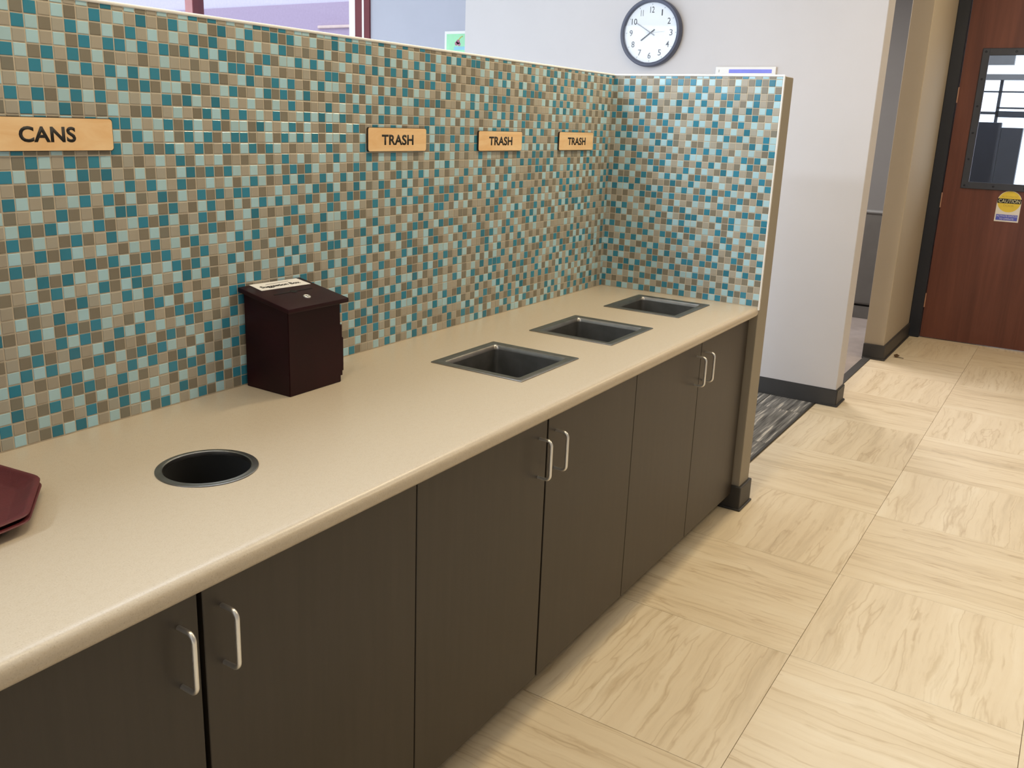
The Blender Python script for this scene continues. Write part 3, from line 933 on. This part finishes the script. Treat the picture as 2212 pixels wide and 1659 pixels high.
g = thing('can_hole', (ROUND[0], ROUND[1], ZC), 'round steel-rimmed can hole in the countertop', 'can hole')
pr = [(0.0950, 0.0002), (0.0945, 0.0018), (0.0925, 0.0026), (0.0890, 0.0022), (0.0860, 0.0030), (0.0835, 0.0034), (0.0812, 0.0022), (0.0805, -0.002), (0.0805, -0.006)]
obj('rim', loops([circ(*ROUND, r, ZC + z) for r, z in pr]), STEEL, g, smooth=True)
obj('tube', loops([circ(*ROUND, 0.0805, ZC - 0.0055), circ(*ROUND, 0.079, ZC - 0.28)], False, True), BLACK, g, smooth=True)


# ------------------------------------------------------------------ trays
def octo(inset, z, hx=0.225, hy=0.174, cutx=0.112, cuty=0.118, r=0.016, n=4):
    """rectangle with cut, softly rounded corners"""
    k = inset * 0.45
    cx, cy = cutx - k, cuty - k
    hx, hy = hx - inset, hy - inset
    q = 0.034 - k * 0.4   # the wall-side corners are only clipped
    raw = [(hx, -hy + cy), (hx, hy - q), (hx - q, hy), (-hx + q, hy), (-hx, hy - q), (-hx, -hy + cy), (-hx + cx, -hy), (hx - cx, -hy)]
    pts = []
    m = len(raw)
    for i in range(m):
        p, a, b = Vector(raw[i]), Vector(raw[i - 1]), Vector(raw[(i + 1) % m])
        u, v = (a - p).normalized(), (b - p).normalized()
        s, e = p + u * r, p + v * r
        for q in range(n):
            t = q / (n - 1)
            w = (1 - t) ** 2 * s + 2 * t * (1 - t) * p + t * t * e
            pts.append((w.x, w.y, z))
    return pts


def tray_bm():
    pr = [(0.034, 0.0), (0.031, 0.0008), (0.008, 0.0165), (0.0015, 0.0175), (0.0, 0.0190), (0.0012, 0.0208), (0.005, 0.0216), (0.0085, 0.0206), (0.011, 0.0185),
          (0.031, 0.0055), (0.036, 0.0040)]
    return loops([octo(i, z) for i, z in pr], True, True)


TRC = (-2.818, -0.217)
t1 = obj('cafeteria_tray', tray_bm(), TRAY, smooth=True, world=False)
t1.location = (TRC[0], TRC[1], ZC)
t1.rotation_euler = (0, 0, math.radians(7.0))
tag(t1, 'lower maroon cafeteria tray of the pair, resting on the counter', 'tray', 'maroon trays stacked on the counter')
t2 = t1.copy()
COL.objects.link(t2)
t2.location = (TRC[0] + 0.001, TRC[1] + 0.003, ZC + 0.0092)
t2.rotation_euler = (0, 0, math.radians(7.6))
tag(t2, 'upper maroon cafeteria tray of the pair, stacked on top', 'tray')

# ------------------------------------------------------------------ suggestion box
BX0, BX1, BY0, BY1 = -1.934, -1.759, -0.166, -0.014
sb = thing('suggestion_box', ((BX0 + BX1) / 2, (BY0 + BY1) / 2, ZC), 'dark mahogany slant-top suggestion box against the mosaic wall', 'box')


def lid_z(y):
    return 1.0725 + (y + 0.182) * 0.178


bm = bmesh.new()
vs = [bm.verts.new(p) for p in ((BX0, BY0, ZC), (BX1, BY0, ZC), (BX1, BY1, ZC), (BX0, BY1, ZC),
                                (BX0, BY0, lid_z(BY0) - 0.0125), (BX1, BY0, lid_z(BY0) - 0.0125), (BX1, BY1, lid_z(BY1) - 0.0125), (BX0, BY1, lid_z(BY1) - 0.0125))]
for f in ((0, 3, 2, 1), (4, 5, 6, 7), (0, 1, 5, 4), (1, 2, 6, 5), (2, 3, 7, 6), (3, 0, 4, 7)):
    bm.faces.new([vs[i] for i in f])
bmesh.ops.recalc_face_normals(bm, faces=bm.faces)
bmesh.ops.bevel(bm, geom=list(bm.edges), offset=0.0015, segments=2, affect='EDGES')
obj('body', bm, MAHOG, sb, smooth=True)


def slanted(bm):
    for v in bm.verts:
        v.co.z += lid_z(v.co.y)
    return bm


obj('lid', slanted(box(-1.947, -1.744, -0.182, -0.008, -0.0123, 0.0, 0.003, 2)), MAHOG, sb, smooth=True)
pk = bmesh.new()
bm_box(pk, BX1, BX1 + 0.008, -0.164, -0.030, 0.868, 1.002, 0.001)
bm_box(pk, BX1 + 0.007, BX1 + 0.012, -0.164, -0.030, 0.880, 0.968, 0.001)
obj('side_pocket', pk, MAHOG, sb)
# paper card leaning on the lid, slot and lock
CARD = [(-1.913, -0.010), (-1.764, -0.017), (-1.760, -0.065), (-1.914, -0.056)]
bm = bmesh.new()
lo_ = [bm.verts.new((x, y, lid_z(y) + 0.0006)) for x, y in CARD]
hi_ = [bm.verts.new((x, y, lid_z(y) + 0.0014)) for x, y in CARD]
bm.faces.new(hi_)
bm.faces.new(list(reversed(lo_)))
for i in range(4):
    j = (i + 1) % 4
    bm.faces.new((lo_[i], lo_[j], hi_[j], hi_[i]))
bmesh.ops.recalc_face_normals(bm, faces=bm.faces)
card = obj('title_card', bm, PAPER, sb)
ML = Matrix(((1, 0.0, 0, -1.8400), (-0.045, 1, 0, -0.0430), (0, 0, 1, 0.0018), (0, 0, 0, 1)))
obj('lettering', slanted(text_bm('Suggestion Box', 0.122, 0.0165, ML, 0.018, 0.0002)), INK, card)
obj('small_line', slanted(box(-1.875, -1.800, -0.0270, -0.0255, 0.0015, 0.0018)), INK_GREY, card)
bm = bmesh.new()
bm_box(bm, -1.906, -1.780, -0.0915, -0.0875, 0.0001, 0.0006)
bmesh.ops.create_circle(bm, cap_ends=True, segments=24, radius=0.009, matrix=Matrix.Translation((-1.8430, -0.0895, 0.0007)))
obj('slot', slanted(bm), BLACK, sb)
lk = bmesh.new()
pr = [(0.0095, 0.0), (0.0095, 0.002), (0.0085, 0.0032), (0.0065, 0.0034), (0.0055, 0.0024)]
loops([circ(-1.8400, -0.1330, r, z, 28) for r, z in pr], False, True, bm=lk)
lock = obj('lock', slanted(lk), CHROME, sb, smooth=True)
obj('keyhole', slanted(box(-1.8408, -1.8392, -0.1365, -0.1295, 0.0022, 0.0030)), BLACK, lock)


# ------------------------------------------------------------------ wooden wall signs
def sign(x0, x1, zb, zt_, word, tw, th, tz, label, cat, tx=None, group=None):
    cx, cz = (x0 + x1) / 2, (zb + zt_) / 2
    s = thing('can_sign' if word == 'CANS' else 'trash_sign', (cx, -0.008, cz), label, cat, group)
    hx, hz = (x1 - x0) / 2, (zt_ - zb) / 2

    def slabbm(y0, y1, e):
        r = 0.0065
        A = [(x, y0, z) for x, z, _ in rrect(cx, cz, hx - e, hz - e, r, 0, 6)]
        B = [(x, y1, z) for x, z, _ in rrect(cx, cz, hx - e, hz - e, r, 0, 6)]
        return loops([A, B], True, True)
    obj('backing', slabbm(-0.0072, -0.0125, 0.0), CHAR, s)
    obj('face', slabbm(-0.0120, -0.0130, 0.0011), MAPLE, s)
    obj('lettering', text_bm(word, tw, th, face_minus_y(tx if tx else cx, -0.0130, tz), 0.030, 0.0003, 1.03), INK, s)
    return s


sign(-2.5065, -2.2485, 1.427, 1.4905, 'CANS', 0.112, 0.0295, 1.4585, 'maple sign reading CANS above the round can hole', 'sign', -2.3850)
sign(-1.483, -1.2265, 1.420, 1.4860, 'TRASH', 0.139, 0.0290, 1.4525, 'maple TRASH sign nearest the suggestion box', 'sign', -1.3565, 'maple trash signs on the mosaic')
sign(-0.956, -0.694, 1.4185, 1.4830, 'TRASH', 0.140, 0.0285, 1.4510, 'middle one of the three maple TRASH signs', 'sign', -0.826, 'maple trash signs on the mosaic')
sign(-0.437, -0.1695, 1.418, 1.4855, 'TRASH', 0.140, 0.0285, 1.4515, 'maple TRASH sign nearest the corner of the two mosaic walls', 'sign', -0.302, 'maple trash signs on the mosaic')

# ------------------------------------------------------------------ base of the end wall
bb = bmesh.new()
bm_box(bb, -0.012, 0.127, -0.705, -0.602, 0.0, 0.102, 0.004, 2)
bm_box(bb, 0.115, 0.127, -0.606, 0.12, 0.0, 0.102, 0.002)
bm_box(bb, -0.019, 0.134, -0.712, -0.602, 0.0, 0.009, 0.004, 2)
o = obj('baseboard_end', bb, COVE)
tag(o, 'charcoal rubber base wrapped round the foot of the end wall', 'baseboard', kind='structure')

# ------------------------------------------------------------------ clock wall and the rest of the room
CX = 1.740
wf = obj('wall_far', box(CX, CX + 0.16, -0.665, 2.02, 0, 3.1, 0.003), PAINT)
tag(wf, 'tall pale greige wall that carries the round clock', 'wall', kind='structure')
bb = bmesh.new()
for e, h, v in ((0.0, 0.098, 0.004), (0.010, 0.010, 0.004)):
    x0, x1, y0 = CX - 0.008 - e, CX + 0.168 + e, -0.676 - e
    ring = [(x0, 2.02), (x0, y0), (x1, y0), (x1, -0.60), (CX + 0.10, -0.60), (CX + 0.10, 2.02)]
    t = loops([[(x, y, 0) for x, y in ring], [(x, y, h) for x, y in ring]], True, True)
    bmesh.ops.bevel(t, geom=list(t.edges), offset=v, segments=2, affect='EDGES')
    tmp = bpy.data.meshes.new('base')
    t.to_mesh(tmp)
    t.free()
    bb.from_mesh(tmp)
    bpy.data.meshes.remove(tmp)
o = obj('baseboard_far', bb, COVE)
tag(o, 'charcoal rubber base along the clock wall', 'baseboard', kind='structure')

wh = obj('wall_hall', box(3.072, 4.090, -0.668, -0.536, 0, 3.1, 0.003), PAINT_MID)
tag(wh, 'narrow tan wall between the side room opening and the cherry door', 'wall', kind='structure')
bb = bmesh.new()
bm_box(bb, 3.060, 4.05, -0.680, -0.536, 0.0, 0.105, 0.004, 2)
bm_box(bb, 3.051, 4.05, -0.690, -0.536, 0.0, 0.010, 0.004, 2)
o = obj('baseboard_hall', bb, COVE)
tag(o, 'charcoal rubber base along the narrow wall left of the door', 'baseboard', kind='structure')

# door wall (x = 4.09) right of the door and over it
DX = 4.090
bm = bmesh.new()
bm_box(bm, DX, DX + 0.14, -6.0, -1.745, 0, 3.1)
bm_box(bm, DX, DX + 0.14, -1.745, -0.60, 2.80, 3.1)
o = obj('wall_door', bm, PAINT)
tag(o, 'wall around the cherry door', 'wall', kind='structure')

# side room and dining side enclosure
o = obj('wall_alcove', box(CX + 0.16, 3.4, 1.90, 2.02, 0, 3.1), PAINT)
tag(o, 'return wall behind the clock wall', 'wall', kind='structure')
o = obj('wall_side_room', box(6.0, 6.1, -0.5, 3.4, 0, 3.1), PAINT_GREY)
tag(o, 'grey back wall of the side room', 'wall', kind='structure')
o = obj('wall_entry', box(4.23, 7.4, -0.52, -0.44, 0, 3.1), PAINT_GREY)
tag(o, 'wall between the side room and the entry', 'wall', kind='structure')
# window wall of the dining side, x = 3.4, window opening y 4.42 .. 9
WX = 3.40
bm = bmesh.new()
bm_box(bm, WX, WX + 0.2, 2.02, 4.37, 0, 3.1)
bm_box(bm, WX, WX + 0.2, 4.37, 9.2, 0, 1.0)
o = obj('wall_window', bm, PAINT_BLUE)
tag(o, 'cool grey wall with the poster beside the red window', 'wall', kind='structure')
o = obj('wall_dining', box(-7.2, 3.4, 9.2, 9.3, 0, 3.1), PAINT)
tag(o, 'far side wall of the dining room', 'wall', kind='structure')
o = obj('wall_back', box(-7.3, -7.2, -6.0, 9.3, 0, 3.1), PAINT)
tag(o, 'wall behind the camera', 'wall', kind='structure')
o = obj('wall_right', box(-7.2, 4.2, -6.1, -6.0, 0, 3.1), PAINT)
tag(o, 'wall on the far side of the aisle', 'wall', kind='structure')
o = obj('ceiling', box(-7.3, 6.1, -6.1, 9.3, 3.1, 3.2), CEIL)
tag(o, 'white ceiling over the room', 'ceiling', kind='structure')

# red framed window
wn = thing('window_1', (WX, 6.5, 1.0), 'dark red framed window of the dining side above the partition', 'window', kind='structure')
bm = bmesh.new()
bm_box(bm, WX - 0.02, WX + 0.10, 4.345, 4.420, 1.0, 3.1)
bm_box(bm, WX - 0.012, WX + 0.10, 4.440, 4.535, 1.0, 3.1)
obj('frame', bm, RED_F, wn)
obj('frame_highlight', box(WX - 0.024, WX, 4.412, 4.434, 1.0, 3.1), ALU, wn)  # white strip standing in for a highlight line on the red frame
obj('jamb', box(WX + 0.02, WX + 0.09, 4.555, 4.640, 1.0, 3.1), ALU, wn)
mu_ = obj('mullion', box(WX - 0.02, WX + 0.12, 6.905, 7.040, 1.0, 3.1), RED_F, wn)
obj('cap', box(WX - 0.028, WX - 0.02, 6.915, 7.035, 1.0, 3.1), RED_L, mu_)  # pale sheet paints the lit front face of the mullion
obj('sill', box(WX - 0.05, WX + 0.2, 4.4, 9.2, 1.0, 1.04), RED_F, wn)
obj('pane', box(WX + 0.045, WX + 0.051, 4.535, 6.905, 1.04, 3.1), GLASS, wn)
obj('pane', box(WX + 0.045, WX + 0.051, 7.040, 9.2, 1.04, 3.1), GLASS, wn)

nb = thing('neighbouring_building', (9.4, 12.0, 0), 'plain lilac stucco building outside the red window', 'building')
obj('stucco_wall', box(9.0, 9.6, 5.0, 22.0, 0, 3.46), STUCCO, nb)
obj('lit_upper_wall', box(9.05, 9.6, 5.0, 22.0, 3.46, 6.5), STUCCO_L, nb)  # lit part above the shade boundary, put into a paler colour
obj('ledge', box(8.95, 9.6, 5.0, 10.6, 3.02, 3.07, 0.01), PEACH, nb)
gr = obj('floor', box(3.6, 20.0, 3.4, 30.0, -0.2, -0.1), STUCCO_L)
tag(gr, 'paved ground outside the red window', 'floor', kind='structure')

# ------------------------------------------------------------------ poster on the cool grey wall
po = thing('poster', (WX - 0.004, 3.31, 2.07), 'green poster with white border high on the cool grey wall', 'poster')
obj('sheet', box(WX - 0.004, WX - 0.001, 3.03, 3.452, 1.74, 2.282), PAPER, po)
obj('green_field', box(WX - 0.0055, WX - 0.004, 3.06, 3.430, 1.77, 2.258), GREENP, po)
bm = bmesh.new()
for dy, dz, r in ((0.0, 0.0, 0.020), (0.018, -0.014, 0.018), (-0.012, -0.020, 0.016)):
    bmesh.ops.create_circle(bm, cap_ends=True, segments=18, radius=r, matrix=Matrix.Translation((WX - 0.0060, 3.300 + dy, 2.190 + dz)) @ Matrix.Rotation(-PI / 2, 4, 'Y'))
obj('printed_fruit', bm, REDP, po)
obj('printed_stem', tube([(WX - 0.006, 3.295, 2.205), (WX - 0.006, 3.272, 2.228), (WX - 0.006, 3.250, 2.236)], 0.004, 6), OLIVEP, po)
obj('printed_band', box(WX - 0.0062, WX - 0.0055, 3.09, 3.345, 2.120, 2.150), AQUAP, po)

# ------------------------------------------------------------------ clock
CYc, CZc = 0.643, 2.053
ck = thing('wall_clock', (CX, CYc, CZc), 'round wall clock with slate rim and white dial on the greige wall', 'clock')


def ring_x(r, x, n=72):
    return [(x, CYc + r * math.cos(2 * PI * k / n), CZc + r * math.sin(2 * PI * k / n)) for k in range(n)]


pr = [(0.186, CX - 0.001), (0.192, CX - 0.006), (0.1935, CX - 0.030), (0.191, CX - 0.042), (0.186, CX - 0.047), (0.176, CX - 0.047), (0.171, CX - 0.044), (0.1685, CX - 0.036), (0.168, CX - 0.024)]
obj('frame', loops([ring_x(r, x) for r, x in pr]), CLOCK_F, ck, smooth=True)
face = obj('dial', loops([ring_x(0.172, CX - 0.002), ring_x(0.172, CX - 0.026)], True, True), CLOCK_W, ck)
XF = CX - 0.0262
for h in range(1, 13):
    a = math.radians(30 * h)
    rr = 0.128
    ty, tz = CYc - rr * math.sin(a), CZc + rr * math.cos(a)
    w = {1: 0.007, 10: 0.034, 11: 0.017, 12: 0.027, 4: 0.021}.get(h, 0.0195)
    obj('numeral', text_bm(str(h), w, 0.034, face_minus_x(XF, ty, tz), 0.004, 0.0002), INK_NUM, face)
    ty, tz = CYc - 0.158 * math.sin(a), CZc + 0.158 * math.cos(a)
    tk = box(-0.0005, 0.0, -0.0012, 0.0012, -0.004, 0.004)
    bmesh.ops.rotate(tk, verts=tk.verts, cent=(0, 0, 0), matrix=Matrix.Rotation(a, 3, 'X'))
    bmesh.ops.translate(tk, verts=tk.verts, vec=(XF, ty, tz))
    obj('tick', tk, INK_GREY, face)


def hand(name, ang, l0, l1, w0, w1, x, m):
    bm = box(-0.0006, 0.0006, -0.5, 0.5, -0.5, 0.5)
    for v in bm.verts:
        t = v.co.z + 0.5
        v.co.z = -l0 + t * (l0 + l1)
        v.co.y *= w0 + t * (w1 - w0)
    bmesh.ops.rotate(bm, verts=bm.verts, cent=(0, 0, 0), matrix=Matrix.Rotation(math.radians(ang), 3, 'X'))
    bmesh.ops.translate(bm, verts=bm.verts, vec=(x, CYc, CZc))
    return obj(name, bm, m, ck)


hand('hour_hand', 234, 0.030, 0.074, 0.0065, 0.0065, CX - 0.030, INK)
hand('minute_hand', 300.5, 0.030, 0.113, 0.0045, 0.0030, CX - 0.032, INK_GREY)
hand('second_hand', 87, 0.030, 0.090, 0.0012, 0.0008, CX - 0.034, INK_GREY)
obj('lens', loops([ring_x(0.1683, CX - 0.0395), ring_x(0.1683, CX - 0.0380)], True, True), LENS, ck)

# ------------------------------------------------------------------ notice with blue stripe
nt_ = thing('wall_notice', (CX, 0.052, 1.73), 'white notice with a blue stripe half hidden by the end wall', 'notice')
obj('board', box(CX - 0.016, CX - 0.0005, -0.122, 0.226, 1.60, 1.862, 0.002), PAPER, nt_)
obj('blue_stripe', box(CX - 0.0168, CX - 0.016, -0.100, 0.146, 1.828, 1.848), LILACP, nt_)
obj('mark', box(CX - 0.0168, CX - 0.016, 0.2035, 0.2065, 1.832, 1.846), INK_GREY, nt_)

# ------------------------------------------------------------------ cherry door
d1 = thing('door_1', (DX, -1.2, 0), 'cherry veneer door with dark frame and a tall vision window', 'door', kind='structure')
LY0, LY1 = -1.655, -0.756     # leaf
VY0, VY1, VZ0, VZ1 = -1.500, -0.918, 1.208, 2.103   # glass opening
bm = bmesh.new()
bm_box(bm, DX - 0.010, DX + 0.034, LY0, VY0, 0.006, 2.745)
bm_box(bm, DX - 0.010, DX + 0.034, VY1, LY1, 0.006, 2.745)
bm_box(bm, DX - 0.010, DX + 0.034, VY0, VY1, 0.006, VZ0)
bm_box(bm, DX - 0.010, DX + 0.034, VY0, VY1, VZ1, 2.745)
leaf = obj('leaf', bm, CHERRY, d1)
bm = bmesh.new()
bm_box(bm, DX - 0.045, DX + 0.15, -0.7525, -0.668, 0.0, 2.80, 0.004)
bm_box(bm, DX - 0.020, DX + 0.012, -0.7535, -0.735, 0.0, 2.76, 0.002)
bm_box(bm, DX - 0.045, DX + 0.15, -1.745, -1.660, 0.0, 2.80, 0.004)
bm_box(bm, DX - 0.045, DX + 0.15, -1.66, -0.7525, 2.75, 2.80, 0.004)
obj('frame', bm, FRAME_D, d1)
for z in (1.825, 1.065, 0.295):
    obj('hinge', tube([(DX - 0.017, -0.7545, z - 0.055), (DX - 0.017, -0.7545, z + 0.055)], 0.0058, 10), BRASS, d1, smooth=True)
vf_ = bmesh.new()
W_ = 0.046
bm_box(vf_, DX - 0.022, DX - 0.009, VY1 - 0.004, VY1 + W_, VZ0 - W_, VZ1 + W_, 0.003)
bm_box(vf_, DX - 0.022, DX - 0.009, VY0 - W_, VY0 + 0.004, VZ0 - W_, VZ1 + W_, 0.003)
bm_box(vf_, DX - 0.022, DX - 0.009, VY0, VY1, VZ0 - W_, VZ0 + 0.004, 0.003)
bm_box(vf_, DX - 0.022, DX - 0.009, VY0, VY1, VZ1 - 0.004, VZ1 + W_, 0.003)
vfo = obj('vision_frame', vf_, FRAME_L, d1)
for y, z in [(VY1 + 0.022, VZ1 + 0.022 - k * 0.188) for k in range(6)] + [(VY1 - 0.17 - k * 0.2, zz) for k in range(2) for zz in (VZ0 - 0.022, VZ1 + 0.022)]:
    bm = bmesh.new()
    bmesh.ops.create_cone(bm, cap_ends=True, segments=14, radius1=0.0075, radius2=0.005, depth=0.004, matrix=Matrix.Translation((DX - 0.024, y, z)) @ Matrix.Rotation(-PI / 2, 4, 'Y'))
    obj('bolt', bm, FRAME_D, vfo)
obj('pane', box(DX + 0.010, DX + 0.016, VY0, VY1, VZ0, VZ1), GLASS, d1)

# caution sticker
SX = DX - 0.0105
st = thing('caution_sticker', (SX, -1.205, 0.94), 'yellow and blue CAUTION automatic door sticker on the cherry door', 'sticker')
cy, z0, hw = -1.207, 0.940, 0.0785
out = [(SX, cy + hw, z0), (SX, cy - hw, z0), (SX, cy - hw, z0 + 0.145)]
for k in range(1, 16):
    a = PI * k / 16
    out.append((SX, cy - hw * math.cos(a), z0 + 0.145 + hw * math.sin(a)))
out.append((SX, cy + hw, z0 + 0.145))
back = [(x - 0.0008, y, z) for x, y, z in out]
obj('sheet', loops([out, back], True, True), PAPER, st)
bm = bmesh.new()
bmesh.ops.create_circle(bm, cap_ends=True, segments=40, radius=0.0755, matrix=Matrix.Translation((SX - 0.0010, cy, z0 + 0.145)) @ Matrix.Rotation(-PI / 2, 4, 'Y'))
obj('yellow_disc', bm, YELP, st)
bd = obj('black_band', box(SX - 0.0016, SX - 0.0010, cy - 0.077, cy + 0.077, z0 + 0.133, z0 + 0.166), INK, st)
obj('lettering', text_bm('CAUTION', 0.138, 0.024, face_minus_x(SX - 0.0017, cy, z0 + 0.1495), 0.0, 0.0001), CREAMP, bd)
obj('lettering', text_bm('AUTOMATIC', 0.105, 0.0135, face_minus_x(SX - 0.0012, cy, z0 + 0.180), 0.0, 0.0001), OLIVEP, st)
obj('lettering', text_bm('DOOR', 0.066, 0.0145, face_minus_x(SX - 0.0012, cy, z0 + 0.117), 0.0, 0.0001), OLIVEP, st)
pb = obj('blue_panel', box(SX - 0.0013, SX - 0.0008, cy - 0.070, cy + 0.070, z0 + 0.010, z0 + 0.052), BLUEP, st)
obj('lettering', text_bm('ACTIVATE SWITCH', 0.134, 0.0135, face_minus_x(SX - 0.0014, cy, z0 + 0.041), 0.02, 0.0001), PALEBLUEP, pb)
obj('lettering', text_bm('TO OPERATE', 0.094, 0.0135, face_minus_x(SX - 0.0014, cy, z0 + 0.021), 0.02, 0.0001), PALEBLUEP, pb)

# ------------------------------------------------------------------ entry seen through the vision window
w2 = thing('window_2', (7.0, -1.2, 0), 'dark framed entry glazing seen through the door window', 'window', kind='structure')
bm = bmesh.new()
bm_box(bm, 7.0, 7.05, -0.776, -0.748, 0, 2.10)
bm_box(bm, 7.0, 7.05, -2.2, -0.45, 1.978, 1.992)
bm_box(bm, 7.0, 7.05, -0.756, -0.45, 1.765, 1.792)
bm_box(bm, 7.0, 7.06, -2.2, -0.756, 1.740, 1.800)
bm_box(bm, 7.0, 7.06, -2.2, -0.756, 1.822, 1.838)
bm_box(bm, 7.0, 7.05, -2.2, -2.15, 0, 2.10)
obj('frame', bm, DARKPAN, w2)
obj('pane', box(7.02, 7.026, -2.15, -0.45, 0, 2.10), GLASS, w2)
b1 = obj('trim_7', box(6.92, 7.02, -2.2, -0.45, 2.095, 2.148), BEAM)
tag(b1, 'grey beam above the entry glazing', 'trim', kind='structure')
b2 = obj('trim_8', box(6.95, 7.05, -0.845, -0.45, 2.240, 2.330), BEAM)
tag(b2, 'short grey beam high in the entry', 'trim', kind='structure')
c1 = obj('display_panel', box(6.0, 6.08, -0.909, -0.545, 0, 1.672, 0.004), DARKPAN)
tag(c1, 'dark panel standing in the entry, left one behind the door window', 'panel')
c2 = obj('display_panel', box(6.0, 6.10, -1.085, -0.913, 0, 1.630, 0.004), DARKPAN)
tag(c2, 'dark panel standing in the entry, slightly lower one to the right', 'panel')

# ------------------------------------------------------------------ grey cabinet in the side room
gc = thing('grey_counter', (4.8, -0.3, 0), 'grey waist-high counter unit with pale top edge in the side room', 'counter')
obj('body', box(4.49, 4.60, -0.42, -0.135, 0.118, 0.893, 0.020, 3), GREYCAB, gc)
obj('top_edge', box(4.482, 4.61, -0.42, -0.130, 0.885, 0.912, 0.013, 3), GREYTOP, gc)
obj('plinth', box(4.50, 4.60, -0.42, -0.140, 0.0, 0.104), GREYCAB, gc)
obj('shadow_gap', box(4.51, 4.60, -0.42, -0.15, 0.104, 0.118), BLACK, gc)

# ------------------------------------------------------------------ dry leaf scrap on the floor
lf = thing('leaf_scrap', (3.24, -0.752, 0), 'small dry brown leaf scrap on the cream floor by the baseboard', 'leaf')
rings = []
for i in range(7):
    t = i / 6
    w = 0.020 * math.sin(PI * (0.12 + 0.80 * t))
    x = 3.225 + 0.035 * t
    rings.append([(x, -0.735 - w, 0.004 + 0.018 * math.sin(PI * t) * 0.6), (x, -0.735, 0.003 + 0.022 * math.sin(PI * t)), (x, -0.735 + w, 0.004 + 0.018 * math.sin(PI * t) * 0.6),
                  (x, -0.735, 0.0015 + 0.020 * math.sin(PI * t))])
obj('blade', loops(rings, True, True), LEAF, lf)
obj('stem', tube([(3.235, -0.750, 0.004), (3.225, -0.765, 0.006), (3.222, -0.785, 0.004)], 0.0035, 8), PAINT_TAN, lf)
